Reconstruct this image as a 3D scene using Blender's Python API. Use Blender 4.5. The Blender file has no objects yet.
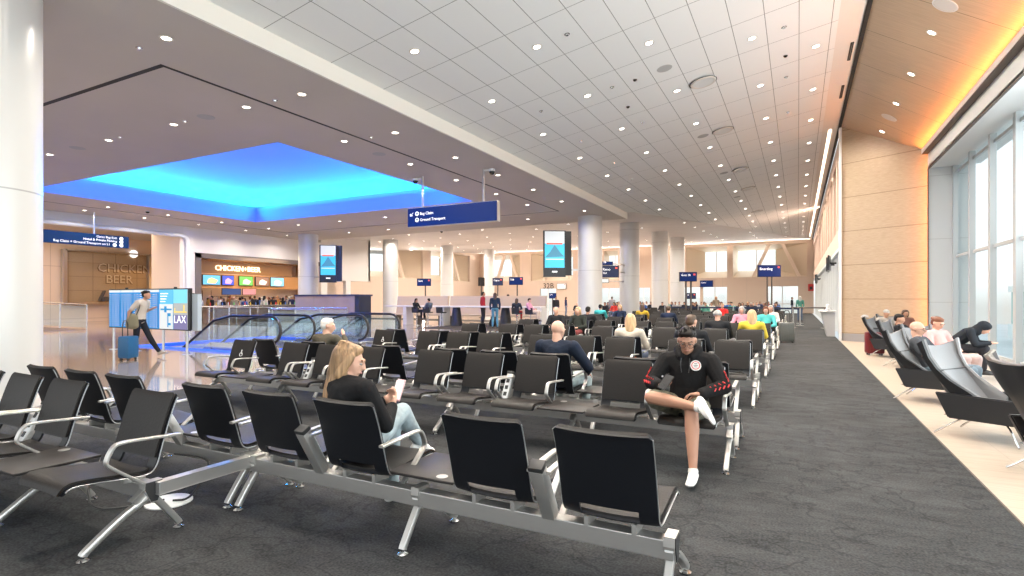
import bpy, bmesh, math, random
from mathutils import Vector, Matrix, Euler
random.seed(7)
S = bpy.context.scene
COL = S.collection
PI = math.pi
# ---------------------------------------------------------------- camera, world, lights, exposure
EYE = 1.45
F_PX = 550.0
YAW = math.radians(27.474)
SN, CS = math.sin(YAW), math.cos(YAW)
cam_d = bpy.data.cameras.new('camera')
cam = bpy.data.objects.new('camera', cam_d); COL.objects.link(cam)
cam.location = (0, 0, EYE); cam.rotation_euler = (PI / 2, 0, YAW)
cam_d.sensor_width = 36.0; cam_d.lens = F_PX / 1024 * 36.0
cam_d.shift_y = 11.0 / 1024; cam_d.clip_end = 400; cam_d.clip_start = 0.05
S.camera = cam
w = bpy.data.worlds.new('world'); S.world = w; w.use_nodes = True
wn = w.node_tree.nodes; wl = w.node_tree.links
bg = wn['Background']
tc = wn.new('ShaderNodeTexCoord'); sp = wn.new('ShaderNodeSeparateXYZ'); rmp = wn.new('ShaderNodeValToRGB')
wl.new(tc.outputs['Generated'], sp.inputs[0]); mr = wn.new('ShaderNodeMapRange')
mr.inputs[1].default_value = -0.6; mr.inputs[2].default_value = 0.8
wl.new(sp.outputs['Z'], mr.inputs[0]); wl.new(mr.outputs[0], rmp.inputs[0])
cr = rmp.color_ramp
cr.elements[0].position = 0.0; cr.elements[0].color = (0.50, 0.50, 0.49, 1)
cr.elements[1].position = 1.0; cr.elements[1].color = (0.75, 0.88, 1.0, 1)
e = cr.elements.new(0.42); e.color = (0.62, 0.62, 0.60, 1)
e = cr.elements.new(0.45); e.color = (0.95, 0.99, 1.0, 1)
wl.new(rmp.outputs['Color'], bg.inputs['Color'])
bg.inputs['Strength'].default_value = 1.15
S.view_settings.view_transform = 'Standard'; S.view_settings.look = 'None'
S.view_settings.gamma = 1.0; S.view_settings.use_curve_mapping = False
S.view_settings.exposure = 0.25
S.cycles.max_bounces = 6; S.cycles.diffuse_bounces = 4; S.cycles.glossy_bounces = 3
S.cycles.transmission_bounces = 4; S.cycles.transparent_max_bounces = 10
S.cycles.caustics_reflective = False; S.cycles.caustics_refractive = False
S.cycles.sample_clamp_indirect = 4.0
LAMP_POWER = 62.0

def area(name, loc, size, size_y, power, color, direction, spread=180):
    d = bpy.data.lights.new(name, 'AREA'); d.shape = 'RECTANGLE'; d.size = size; d.size_y = size_y
    d.energy = power; d.color = color; d.spread = math.radians(spread)
    o = bpy.data.objects.new(name, d); COL.objects.link(o); o.location = loc
    o.rotation_euler = Vector(direction).to_track_quat('-Z', 'Y').to_euler()
    return o
# daylight through the glazing beside the lounge (just outside the glass)
area('window_daylight', (4.75, 5.2, 2.9), 18.5, 5.0, 1200, (0.94, 0.98, 1.0), (-1, 0, 0.38))
area('rear_fill', (-13, -3.9, 2.6), 34, 5.0, 240, (1.0, 0.985, 0.96), (0, 1, 0.18))  # unseen panel added behind the camera to brighten the hall
area('cove_uplight', (-7.70, 12, 5.99), 31, 0.10, 950, (1.0, 0.96, 0.88), (1, 0, 0.22))
area('strip_glow', (1.12, 41, 7.08), 0.06, 37, 620, (1.0, 0.66, 0.48), (-1, 0, 0.32))
area('far_cove_uplight', (-18, 62.3, 7.05), 38, 0.15, 750, (1.0, 0.82, 0.70), (0, -1, .45))
area('left_fill_uplight', (-37.3, 48, 6.6), 0.15, 28, 750, (1.0, 0.85, 0.75), (1, 0, 0.3))  # strip added on the left wall top to lift the far ceiling
area('far_wall_wash', (-18, 62.2, 7.2), 38, 0.12, 110, (1.0, 0.80, 0.62), (0, 0.8, -0.5))
# cove lamps of the blue lit recess
for nm, lc, sx, dr, pw, cl in [('cove_lamp_near', (-19, 10.25, 5.9), 12.5, (0, 0.8, 0.75), 330, (0.06, 0.13, 1.0)),
                               ('cove_lamp_far', (-19, 19.6, 5.9), 12.5, (0, -0.8, 0.75), 640, (0.0, 0.30, 1.0)),
                               ('cove_lamp_side', (-25.5, 15, 5.9), 8.5, (0.8, 0, 0.75), 520, (0.0, 0.32, 1.0)),
                               ('cove_lamp_side', (-12.4, 15, 5.9), 8.5, (-0.8, 0, 0.75), 420, (0.0, 0.27, 1.0))]:
    area(nm, lc, sx, 0.2, pw, cl, dr)

# ---------------------------------------------------------------- picture measuring helpers
def ray(px, py):
    u = (px - 512) / F_PX; v = (299 - py) / F_PX
    return Vector((u * CS - SN, CS + u * SN, v))
def on_z(px, py, z=0.0):
    r = ray(px, py); t = (z - EYE) / r.z; return Vector((r.x * t, r.y * t, z))
def on_y(px, py, Y):
    r = ray(px, py); t = Y / r.y; return Vector((r.x * t, Y, EYE + r.z * t))
def on_x(px, py, X):
    r = ray(px, py); t = X / r.x; return Vector((X, r.y * t, EYE + r.z * t))

# ---------------------------------------------------------------- materials
MATS = {}
def mat(name, color=(.8, .8, .8), rough=.5, metal=0.0, spec=.5, emit=None, estr=1.0, coat=0.0, alpha=None, noise=None, bump=None):
    """noise=(scale, amount[, stretch]) varies the colour; bump=(scale, strength)"""
    if name in MATS: return MATS[name]
    m = bpy.data.materials.new(name); m.use_nodes = True; MATS[name] = m
    nt = m.node_tree; b = nt.nodes['Principled BSDF']
    b.inputs['Base Color'].default_value = (*color, 1); b.inputs['Roughness'].default_value = rough
    b.inputs['Metallic'].default_value = metal; b.inputs['Specular IOR Level'].default_value = spec
    b.inputs['Coat Weight'].default_value = coat
    if emit: b.inputs['Emission Color'].default_value = (*emit, 1); b.inputs['Emission Strength'].default_value = estr
    m.diffuse_color = (*color, 1)
    tc = None
    def coords():
        t = nt.nodes.new('ShaderNodeTexCoord'); mp = nt.nodes.new('ShaderNodeMapping')
        nt.links.new(t.outputs['Object'], mp.inputs[0]); return mp
    if noise:
        mp = coords(); mp.inputs['Scale'].default_value = noise[2] if len(noise) > 2 else (1, 1, 1)
        n = nt.nodes.new('ShaderNodeTexNoise'); n.inputs['Scale'].default_value = noise[0]; n.inputs['Detail'].default_value = 5
        nt.links.new(mp.outputs[0], n.inputs['Vector'])
        r = nt.nodes.new('ShaderNodeValToRGB'); a = noise[1]
        r.color_ramp.elements[0].position = .3; r.color_ramp.elements[1].position = .7
        r.color_ramp.elements[0].color = (*[c * (1 - a) for c in color], 1)
        r.color_ramp.elements[1].color = (*[min(1, c * (1 + a)) for c in color], 1)
        nt.links.new(n.outputs['Fac'], r.inputs[0]); nt.links.new(r.outputs[0], b.inputs['Base Color'])
    if bump:
        mp = coords(); n = nt.nodes.new('ShaderNodeTexNoise'); n.inputs['Scale'].default_value = bump[0]; n.inputs['Detail'].default_value = 4
        nt.links.new(mp.outputs[0], n.inputs['Vector'])
        bp = nt.nodes.new('ShaderNodeBump'); bp.inputs['Strength'].default_value = bump[1]; bp.inputs['Distance'].default_value = .01
        nt.links.new(n.outputs['Fac'], bp.inputs['Height']); nt.links.new(bp.outputs[0], b.inputs['Normal'])
    return m
def mathn(nt, op, a, b=None, clamp=False):
    n = nt.nodes.new('ShaderNodeMath'); n.operation = op; n.use_clamp = clamp
    for i, v in enumerate((a, b)):
        if v is None: continue
        if isinstance(v, (int, float)): n.inputs[i].default_value = v
        else: nt.links.new(v, n.inputs[i])
    return n.outputs[0]
def line_mask(nt, coord, period, offset, width):
    """1 on joints at offset + k*period"""
    f = mathn(nt, 'FRACT', mathn(nt, 'ADD', mathn(nt, 'DIVIDE', mathn(nt, 'SUBTRACT', coord, offset), period), 1000.5))
    d = mathn(nt, 'ABSOLUTE', mathn(nt, 'SUBTRACT', f, 0.5))
    return mathn(nt, 'LESS_THAN', d, width / 2 / period)
def mix(nt, fac, a, b):
    n = nt.nodes.new('ShaderNodeMix'); n.data_type = 'RGBA'
    if isinstance(fac, (int, float)): n.inputs[0].default_value = fac
    else: nt.links.new(fac, n.inputs[0])
    for i, v in ((6, a), (7, b)):
        if isinstance(v, tuple): n.inputs[i].default_value = (*v, 1)
        else: nt.links.new(v, n.inputs[i])
    return n.outputs[2]
def sep(nt):
    t = nt.nodes.new('ShaderNodeTexCoord'); s = nt.nodes.new('ShaderNodeSeparateXYZ')
    nt.links.new(t.outputs['Object'], s.inputs[0]); return t, s.outputs
def noise_fac(nt, vec, scale, detail=4, stretch=None, lo=.35, hi=.65, rough=.5):
    if stretch:
        mp = nt.nodes.new('ShaderNodeMapping'); mp.inputs['Scale'].default_value = stretch
        nt.links.new(vec, mp.inputs[0]); vec = mp.outputs[0]
    n = nt.nodes.new('ShaderNodeTexNoise'); n.inputs['Scale'].default_value = scale; n.inputs['Detail'].default_value = detail
    n.inputs['Roughness'].default_value = rough
    nt.links.new(vec, n.inputs['Vector'])
    m = nt.nodes.new('ShaderNodeMapRange'); m.inputs[1].default_value = lo; m.inputs[2].default_value = hi
    nt.links.new(n.outputs['Fac'], m.inputs[0]); return m.outputs[0]

def joints_mat(name, base, joint, lines, rough=.5, spec=.4, grain=None, bump=0, metal=0):
    """lines = [(axis, period, offset, width)]; grain=(scale, stretch, dark colour)"""
    m = mat(name, base, rough, metal, spec); nt = m.node_tree; b = nt.nodes['Principled BSDF']
    t, xyz = sep(nt); col = base
    if grain:
        col = mix(nt, noise_fac(nt, t.outputs['Object'], grain[0], 6, grain[1]), grain[2], base)
    mk = None
    for ax, per, off, wd in lines:
        k = line_mask(nt, xyz[ax], per, off, wd)
        mk = k if mk is None else mathn(nt, 'MAXIMUM', mk, k)
    out = mix(nt, mk, col, joint)
    nt.links.new(out, b.inputs['Base Color'])
    return m

# ---------------------------------------------------------------- mesh helpers
def link(o, parent=None):
    COL.objects.link(o)
    if parent: o.parent = parent
    return o
def finish(bm, name, m, smooth=False, bevel=0):
    bmesh.ops.recalc_face_normals(bm, faces=bm.faces)
    me = bpy.data.meshes.new(name); bm.to_mesh(me); bm.free()
    for mm in (m if isinstance(m, (list, tuple)) else [m]): me.materials.append(mm)
    if smooth:
        for p in me.polygons: p.use_smooth = True
        me.set_sharp_from_angle(angle=math.radians(40))
    return me
def obj(name, bm_or_me, m=None, parent=None, loc=None, smooth=False):
    me = bm_or_me if isinstance(bm_or_me, bpy.types.Mesh) else finish(bm_or_me, name, m, smooth)
    o = bpy.data.objects.new(name, me)
    if loc is not None: o.location = loc
    return link(o, parent)
def inst(name, me, parent=None, loc=(0, 0, 0), rot=0.0, scale=None):
    o = bpy.data.objects.new(name, me); o.location = loc; o.rotation_euler = (0, 0, rot)
    if scale: o.scale = scale
    return link(o, parent)
def tag(o, label, cat, group=None, kind=None):
    o['label'] = label; o['category'] = cat
    if group: o['group'] = group
    if kind: o['kind'] = kind
    return o
def thing(name, label, cat, loc=(0, 0, 0), rot=0.0, group=None):
    o = bpy.data.objects.new(name, None); o.location = loc; o.rotation_euler = (0, 0, rot); link(o)
    o.empty_display_size = .1
    return tag(o, label, cat, group)
def struct(name, bm, m, smooth=False):
    o = obj(name, bm, m, smooth=smooth); o['kind'] = 'structure'; return o
def nb(): return bmesh.new()
def box(bm, x0, x1, y0, y1, z0, z1, bev=0):
    r = bmesh.ops.create_cube(bm, size=1)
    for v in r['verts']:
        v.co = Vector(((x0 + x1) / 2 + v.co.x * (x1 - x0), (y0 + y1) / 2 + v.co.y * (y1 - y0), (z0 + z1) / 2 + v.co.z * (z1 - z0)))
    if bev:
        es = list({e for v in r['verts'] for e in v.link_edges})
        bmesh.ops.bevel(bm, geom=es, offset=bev, segments=2, profile=.5, affect='EDGES')
    return bm
def obox(bm, c, ax, ay, az, sx, sy, sz, bev=0):
    """box centred at c with axes ax, ay, az (unit) and full sizes"""
    r = bmesh.ops.create_cube(bm, size=1)
    for v in r['verts']:
        v.co = Vector(c) + Vector(ax) * v.co.x * sx + Vector(ay) * v.co.y * sy + Vector(az) * v.co.z * sz
    if bev:
        es = list({e for v in r['verts'] for e in v.link_edges})
        bmesh.ops.bevel(bm, geom=es, offset=bev, segments=2, profile=.5, affect='EDGES')
    return bm
def bar(bm, p, q, w_, h_, up=(0, 0, 1), bev=0):
    p, q = Vector(p), Vector(q); d = (q - p); L = d.length; d.normalize()
    s = d.cross(Vector(up))
    if s.length < 1e-4: s = d.cross(Vector((0, 1, 0)))
    s.normalize(); u = s.cross(d)
    return obox(bm, (p + q) / 2, d, s, u, L, w_, h_, bev)
def quad(bm, pts):
    return bm.faces.new([bm.verts.new(Vector(p)) for p in pts])
def cyl(bm, p, q, r0, r1=None, n=12, caps=True):
    r1 = r0 if r1 is None else r1
    p, q = Vector(p), Vector(q); d = (q - p).normalized()
    a = d.orthogonal().normalized(); b = d.cross(a)
    A = [bm.verts.new(p + (a * math.cos(2 * PI * i / n) + b * math.sin(2 * PI * i / n)) * r0) for i in range(n)]
    B = [bm.verts.new(q + (a * math.cos(2 * PI * i / n) + b * math.sin(2 * PI * i / n)) * r1) for i in range(n)]
    for i in range(n): bm.faces.new((A[i], A[(i + 1) % n], B[(i + 1) % n], B[i]))
    if caps: bm.faces.new(A[::-1]); bm.faces.new(B)
    return bm
def prism(bm, pts, axis, a0, a1):
    """extrude polygon pts (2D) along axis 0/1/2 between a0 and a1"""
    def mk(u, v, a):
        return Vector((a, u, v)) if axis == 0 else (Vector((u, a, v)) if axis == 1 else Vector((u, v, a)))
    A = [bm.verts.new(mk(u, v, a0)) for u, v in pts]; B = [bm.verts.new(mk(u, v, a1)) for u, v in pts]
    n = len(pts)
    for i in range(n): bm.faces.new((A[i], A[(i + 1) % n], B[(i + 1) % n], B[i]))
    bm.faces.new(A[::-1]); bm.faces.new(B); return bm
def smooth_path(pts, it=2):
    pts = [Vector(p) for p in pts]
    for _ in range(it):
        o = [pts[0]]
        for a, b in zip(pts, pts[1:]): o += [a.lerp(b, .25), a.lerp(b, .75)]
        o.append(pts[-1]); pts = o
    return pts
def sweep(bm, pts, w_, h_=None, n=8, side=None, closed=False):
    """tube (h_ None: round radius w_) or flat bar w_ x h_ along pts; side = fixed width direction"""
    pts = [Vector(p) for p in pts]; rings = []; N = len(pts); last = None
    for i, p in enumerate(pts):
        a = pts[(i - 1) % N] if (i or closed) else pts[0]; b = pts[(i + 1) % N] if (i < N - 1 or closed) else pts[-1]
        d = (b - a).normalized()
        if side is not None: s = Vector(side); s = (s - d * s.dot(d)).normalized()
        elif last is None: s = d.orthogonal().normalized()
        else: s = (last - d * last.dot(d)).normalized()
        last = s; u = d.cross(s)
        if h_ is None: ring = [p + (s * math.cos(2 * PI * k / n) + u * math.sin(2 * PI * k / n)) * w_ for k in range(n)]
        else: ring = [p + s * sx * w_ / 2 + u * sy * h_ / 2 for sx, sy in ((-1, -.6), (-.8, -1), (.8, -1), (1, -.6), (1, .6), (.8, 1), (-.8, 1), (-1, .6))]
        rings.append([bm.verts.new(c) for c in ring])
    m_ = len(rings[0])
    for A, B in (zip(rings, rings[1:] + rings[:1]) if closed else zip(rings, rings[1:])):
        for k in range(m_): bm.faces.new((A[k], A[(k + 1) % m_], B[(k + 1) % m_], B[k]))
    if not closed: bm.faces.new(rings[0][::-1]); bm.faces.new(rings[-1])
    return bm
def lathe(bm, prof, c=(0, 0, 0), n=24, caps=False):
    rings = []
    for r, z in prof:
        rings.append([bm.verts.new(Vector(c) + Vector((max(r, 1e-4) * math.cos(2 * PI * k / n), max(r, 1e-4) * math.sin(2 * PI * k / n), z))) for k in range(n)])
    for A, B in zip(rings, rings[1:]):
        for k in range(n): bm.faces.new((A[k], A[(k + 1) % n], B[(k + 1) % n], B[k]))
    if prof[0][0] < 1e-3 or caps: bm.faces.new(rings[0][::-1])
    if prof[-1][0] < 1e-3 or caps: bm.faces.new(rings[-1])
    return bm
def text(name, s, size, m, parent, loc, rot, extrude=.002, align='LEFT', bold=0.0):
    cu = bpy.data.curves.new(name, 'FONT'); cu.body = s; cu.size = size; cu.extrude = extrude; cu.align_x = align
    cu.resolution_u = 2; cu.offset = bold
    o = bpy.data.objects.new(name, cu); COL.objects.link(o)
    me = bpy.data.meshes.new_from_object(o); me.materials.clear(); me.materials.append(m)
    bpy.data.objects.remove(o); bpy.data.curves.remove(cu)
    n = bpy.data.objects.new(name, me); n.location = loc; n.rotation_euler = rot
    return link(n, parent)
# ---------------------------------------------------------------- surfaces
GZ = EYE + 4.13                     # underside of the grey ceiling
def WZ(x): return EYE + 5.78 + .17 * x      # white tiled ceiling, rising to the windows
def FZ(y): return EYE + 6.0 - .043 * (63 - y)   # far ceiling
XE, XS, XL = 1.30, -7.81, -31.0
def carpet_mat(name, dark, light):
    m = mat(name, light, .95, spec=.15); nt = m.node_tree; b = nt.nodes['Principled BSDF']
    t, xyz = sep(nt); v = t.outputs['Object']
    big = noise_fac(nt, v, .55, 3, None, .3, .7)
    streak = noise_fac(nt, v, 3.4, 7, (.7, 1.6, 1), .38, .62, .7)
    fine = noise_fac(nt, v, 70, 3, None, .3, .7)
    vor = nt.nodes.new('ShaderNodeTexVoronoi'); vor.feature = 'DISTANCE_TO_EDGE'; vor.inputs['Scale'].default_value = 1.3
    dn = nt.nodes.new('ShaderNodeTexNoise'); dn.inputs['Scale'].default_value = 3; dn.inputs['Detail'].default_value = 4
    nt.links.new(v, dn.inputs['Vector'])
    va = nt.nodes.new('ShaderNodeVectorMath'); va.operation = 'MULTIPLY_ADD'; va.inputs[1].default_value = (1.3, 1.3, 1.3)
    nt.links.new(dn.outputs['Color'], va.inputs[0]); nt.links.new(v, va.inputs[2]); nt.links.new(va.outputs[0], vor.inputs['Vector'])
    crk = nt.nodes.new('ShaderNodeMapRange'); crk.inputs[1].default_value = 0; crk.inputs[2].default_value = .035
    nt.links.new(vor.outputs['Distance'], crk.inputs[0])
    f = mathn(nt, 'ADD', mathn(nt, 'MULTIPLY', big, .25), mathn(nt, 'MULTIPLY', streak, .28))
    f = mathn(nt, 'ADD', f, mathn(nt, 'MULTIPLY', fine, .55))
    f = mathn(nt, 'MULTIPLY', f, mathn(nt, 'ADD', mathn(nt, 'MULTIPLY', crk.outputs[0], .5), .5), True)
    nt.links.new(mix(nt, f, dark, light), b.inputs['Base Color'])
    return m
M_CARPET = carpet_mat('charcoal carpet', (.010, .0104, .011), (.074, .077, .079))
M_CARPET2 = carpet_mat('brown grey carpet', (.02, .017, .016), (.08, .068, .06))
M_WOODFL = joints_mat('pale oak floor', (.50, .42, .34), (.32, .26, .2), [(1, .20, 0, .006), (0, 1.4, .3, .005)], .32, .5, (3.0, (1.2, 14, 1), (.42, .345, .275)))
M_TERR = joints_mat('polished terrazzo', (.36, .30, .27), (.2, .17, .15), [(0, 3.0, 0, .012), (1, 3.0, .5, .012)], .07, .75, (9, (1, 1, 1), (.29, .245, .22)))
M_CEIL = joints_mat('white ceiling tile', (.88, .88, .86), (.30, .30, .28), [(0, .6135, -1.82, .014), (1, 1.475, 6.15, .014)], .6, .3)
M_PLAIN = mat('warm white paint', (.80, .76, .71), .6, spec=.3)
M_FAR = mat('far ceiling white', (.76, .72, .69), .6, spec=.3, noise=(.8, .04))
M_GREY = mat('grey plaster ceiling', (.58, .53, .49), .65, spec=.25, noise=(.4, .04))
M_BAND = mat('cream cove fascia', (.86, .83, .76), .55, spec=.3)
M_BLACK = mat('black slot', (.008, .008, .009), .6)
M_WOODC = joints_mat('maple veneer panel', (.66, .50, .34), (.22, .15, .09), [(1, 1.9, 16.4, .016)], .42, .4, (2.2, (1.0, 22, 1), (.56, .41, .27)))
M_WHITE = mat('white coated metal', (.78, .79, .79), .4, spec=.4)
M_WARM = joints_mat('beige stone wall panel', (.62, .50, .41), (.5, .41, .34), [(1, 2.4, 0, .02)], .5, .3)
M_WARMX = joints_mat('beige far wall panel', (.60, .475, .385), (.5, .42, .36), [(0, 2.4, 0, .03)], .5, .3)
M_PEACH = mat('peach plaster', (.80, .67, .56), .6, spec=.3)
M_STEEL = mat('brushed steel', (.62, .61, .60), .28, .95, noise=(6, .08, (1, 1, .1)))
M_ALU = mat('satin aluminium', (.60, .585, .56), .33, .85)
M_CHROME = mat('chrome', (.75, .75, .75), .12, 1.0)
M_DARK = mat('dark bronze', (.09, .075, .065), .5)

# floors
fl = nb(); quad(fl, [(-8.8, -4, 0), (1.28, -4, 0), (1.28, 63, 0), (-8.8, 63, 0)]); struct('floor', fl, M_CARPET)
fl = nb(); quad(fl, [(1.28, -4, 0), (4.4, -4, 0), (4.4, 22.6, 0), (1.28, 22.6, 0)]); struct('floor', fl, M_WOODFL)
fl = nb(); box(fl, 1.272, 1.288, -4, 22.3, -.01, .004); struct('trim_1', fl, M_DARK)
WX0, WX1, WY0, WY1 = -17.8, -13.0, 9.7, 14.2          # escalator well
fl = nb()
for x0, x1, y0, y1 in ((-46, -8.8, 33.0, 63.0), (-46, WX0, -4, 21.7), (WX1, -8.8, -4, 21.7), (WX0, WX1, -4, WY0), (WX0, WX1, WY1, 21.7), (-46, -17, 21.7, 30)):  # far area beyond the brown carpet laid pale to bounce light at the ceiling
    quad(fl, [(x0, y0, 0), (x1, y0, 0), (x1, y1, 0), (x0, y1, 0)])
struct('floor', fl, M_TERR)
fl = nb(); quad(fl, [(-46, 30, 0), (-8.8, 30, 0), (-8.8, 33, 0), (-46, 33, 0)]); quad(fl, [(-17, 21.7, 0), (-8.8, 21.7, 0), (-8.8, 30, 0), (-17, 30, 0)]); struct('floor', fl, M_CARPET2)

# escalator well
M_WELLW = mat('pale well wall', (.72, .74, .80), .35)
wl_ = nb()
for pts in ([(WX0, WY0), (WX1, WY0)], [(WX1, WY0), (WX1, WY1)], [(WX1, WY1), (WX0, WY1)], [(WX0, WY1), (WX0, WY0)]):
    (a, b), (c, d) = pts; quad(wl_, [(a, b, 0), (c, d, 0), (c, d, -5), (a, b, -5)])
quad(wl_, [(WX0, WY0, -5), (WX1, WY0, -5), (WX1, WY1, -5), (WX0, WY1, -5)])
struct('wall_escalator_well', wl_, M_WELLW)
M_BLUELED = mat('blue edge light', (.05, .12, .5), .4, emit=(.02, .14, 1.0), estr=.8)
tb = nb()
for x0, x1, y0, y1 in ((WX0, WX1, WY0 - .06, WY0), (WX0, WX1, WY1, WY1 + .06), (WX1, WX1 + .06, WY0 - .06, WY1 + .06), (WX0 - .06, WX0, WY0 - .06, WY1 + .06)):
    box(tb, x0, x1, y0, y1, -.06, .05)
struct('trim_2', tb, M_BLUELED)

# grey ceiling with the lit recess
CX0, CX1, CY0, CY1 = -25.8, -12.15, 10.0, 19.85
cl = nb()
for x0, x1, y0, y1 in ((-46, CX0, -4, 27.9), (CX1, XS - .05, -4, 27.9), (CX0, CX1, -4, CY0), (CX0, CX1, CY1, 27.9)):
    box(cl, x0, x1, y0, y1, GZ, GZ + .12)
struct('ceiling', cl, M_GREY)
M_COFF = mat('blue lit recess membrane', (.34, .50, .95), .7, spec=.1)  # blue of the lamps mixed into the colour of a white surface
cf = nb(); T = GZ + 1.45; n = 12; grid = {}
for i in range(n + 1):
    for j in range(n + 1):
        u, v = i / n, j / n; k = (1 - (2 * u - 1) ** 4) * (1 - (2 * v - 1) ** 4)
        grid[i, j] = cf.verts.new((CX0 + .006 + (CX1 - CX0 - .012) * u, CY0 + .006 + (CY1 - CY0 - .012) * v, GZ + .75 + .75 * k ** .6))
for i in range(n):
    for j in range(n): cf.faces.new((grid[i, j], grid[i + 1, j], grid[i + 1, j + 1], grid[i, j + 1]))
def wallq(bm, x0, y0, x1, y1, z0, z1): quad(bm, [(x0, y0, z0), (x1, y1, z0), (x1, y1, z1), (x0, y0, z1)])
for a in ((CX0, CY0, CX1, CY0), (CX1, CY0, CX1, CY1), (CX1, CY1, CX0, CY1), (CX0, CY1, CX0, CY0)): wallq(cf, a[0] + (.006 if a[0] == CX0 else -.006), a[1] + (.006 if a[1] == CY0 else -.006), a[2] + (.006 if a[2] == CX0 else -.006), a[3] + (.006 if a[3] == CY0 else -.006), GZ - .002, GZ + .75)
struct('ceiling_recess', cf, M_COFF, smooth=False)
# ceiling slot line
sl = nb(); SX0, SX1, SY0, SY1 = -28.3, -9.94, 5.73, 23.9
for x0, x1, y0, y1 in ((SX0, SX1, SY0, SY0 + .09), (SX0, SX1, SY1, SY1 + .05), (SX1 - .07, SX1, SY0, SY1), (SX0, SX0 + .05, SY0, SY1)):
    box(sl, x0, x1, y0, y1, GZ - .006, GZ + .01)
struct('trim_3', sl, M_BLACK)
# soffit edge fascia + end
fa = nb(); box(fa, XS - .05, XS, -4, 27.96, GZ - .0, WZ(XS) + .02); box(fa, -46, XS, 27.9, 27.96, GZ, FZ(28) + .3)
struct('trim_4', fa, M_BAND)
# white tiled ceiling, plain strip, far ceiling
cl = nb(); quad(cl, [(XS, -4, WZ(XS)), (.76, -4, WZ(.76)), (.76, 60.75, WZ(.76)), (-7.6, 28, WZ(-7.6)), (XS, 27.96, WZ(XS))]); struct('ceiling', cl, M_CEIL)
cl = nb(); quad(cl, [(.76, -4, WZ(.76)), (1.25, -4, WZ(1.25)), (1.25, 62.8, WZ(1.25)), (.76, 60.75, WZ(.76))]); struct('ceiling', cl, M_PLAIN)
cl = nb(); quad(cl, [(-46, 28, FZ(28)), (-7.6, 28, FZ(28)), (1.4, 63, FZ(63)), (-46, 63, FZ(63))]); struct('ceiling', cl, M_FAR)
sl = nb(); bar(sl, (1.285, -4, WZ(1.285) + .02), (1.285, 63, WZ(1.285) + .02), .09, .12); struct('trim_5', sl, M_BLACK)
M_STRIP = mat('warm light strip', (1, .9, .8), .5, emit=(1.0, .80, .62), estr=3.2)
t = thing('linear_ceiling_light', 'long warm white light strip set in the ceiling edge above the right wall', 'ceiling light')
b_ = nb(); bar(b_, (1.0, 22.3, WZ(1.0) - .01), (1.0, 59, WZ(1.0) - .01), .09, .03); obj('diffuser', b_, M_STRIP, t)
def on_slope(px, py):
    r = ray(px, py); tt = 5.78 / (r.z - .17 * r.x); return Vector((r.x * tt, r.y * tt, EYE + r.z * tt))
for (p, q), lb in ((((848.5, 60), (852.5, 42)), 'black slot diffuser in the ceiling edge, nearer one'), (((840, 98), (843.5, 85)), 'black slot diffuser in the ceiling edge, farther one')):
    A, B = on_slope(*p), on_slope(*q); b_ = nb()
    A.x = B.x = (A.x + B.x) / 2; A.z = B.z = WZ(A.x) - .008
    bar(b_, A, B, .07, .02); o = obj('air_slot', b_, M_BLACK); tag(o, lb, 'air vent', 'slot diffusers')
    A2 = nb(); bar(A2, A - Vector((0, 0, .004)), B - Vector((0, 0, .004)), .012, .016); obj('vane', A2, mat('dark grey', (.1, .1, .1)), o)

# lounge: wood ceiling, wood wall, fascia, jamb, glazing
X1, X2, YW1, YW2 = 1.33, 3.57, 22.3, 21.05
def LZ(x): return 7.46 - (x - 1.33) * (7.46 - 6.02) / (3.57 - 1.33)
cl = nb(); prism(cl, [(X1, LZ(X1)), (3.42, LZ(3.42)), (3.42, LZ(3.42) + .06), (X1, LZ(X1) + .06)], 1, -4, 22.6); struct('ceiling', cl, M_WOODC)
M_WOODW = joints_mat('maple wall panel', (.50, .385, .265), (.2, .14, .08), [(2, 1.17, 1.45, .016)], .42, .4, (2.2, (3, 3, 24), (.44, .33, .22)))
wb = nb(); dx, dy = X2 - X1, YW2 - YW1; L = math.hypot(dx, dy); nx, ny = -dy / L * -1, dx / L
prism(wb, [(X1, YW1), (X2, YW2), (X2 + .1, YW2 + .3), (X1, YW1 + .2)], 2, 0.26, 7.6); struct('wall_lounge_end', wb, M_WOODW)
wb = nb(); prism(wb, [(X1 - .0, YW1 - .012), (X2, YW2 - .012), (X2 + .1, YW2 + .28), (X1, YW1 + .2)], 2, 0, .262); struct('baseboard_end', wb, mat('grey base', (.30, .29, .29), .5))
wb = nb(); box(wb, 1.27, 1.345, 22.2, 22.5, 0, 7.4); struct('trim_6', wb, M_WHITE)
wb = nb(); box(wb, 3.57, 3.62, -4, YW2 + .05, 5.5, 5.94); box(wb, 3.57, 4.6, -4, YW2 + .05, 5.5, 5.56); struct('wall_window_fascia', wb, M_WHITE)
wb = nb(); box(wb, 3.555, 3.60, -4, YW2, 5.46, 5.5); box(wb, 3.555, 3.585, YW2 - .03, YW2, 0, 5.5); box(wb, 3.42, 3.64, -4, YW2, 5.94, 5.97); struct('trim_7', wb, M_DARK)
M_JAMB = joints_mat('white jamb panel', (.60, .62, .63), (.45, .46, .46), [(2, 1.95, 1.45 - .1, .015)], .35, .4)
wb = nb(); box(wb, 3.57, 4.6, YW2, YW2 + .3, 0, 5.5); struct('wall_jamb', wb, M_JAMB)
wb = nb(); box(wb, 3.4, 3.6, YW2 + .3, YW2 + 1.6, 0, 7); box(wb, 3.6, 4.6, YW2 + .3, YW2 + .4, -4, 7); struct('wall_behind', wb, M_WHITE)
wb = nb(); box(wb, 3.42, 4.9, -4, 21.3, 5.98, 6.3); box(wb, 4.4, 4.9, -4, 21.3, 5.56, 6.0); struct('roof_edge', wb, M_WHITE)
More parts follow.
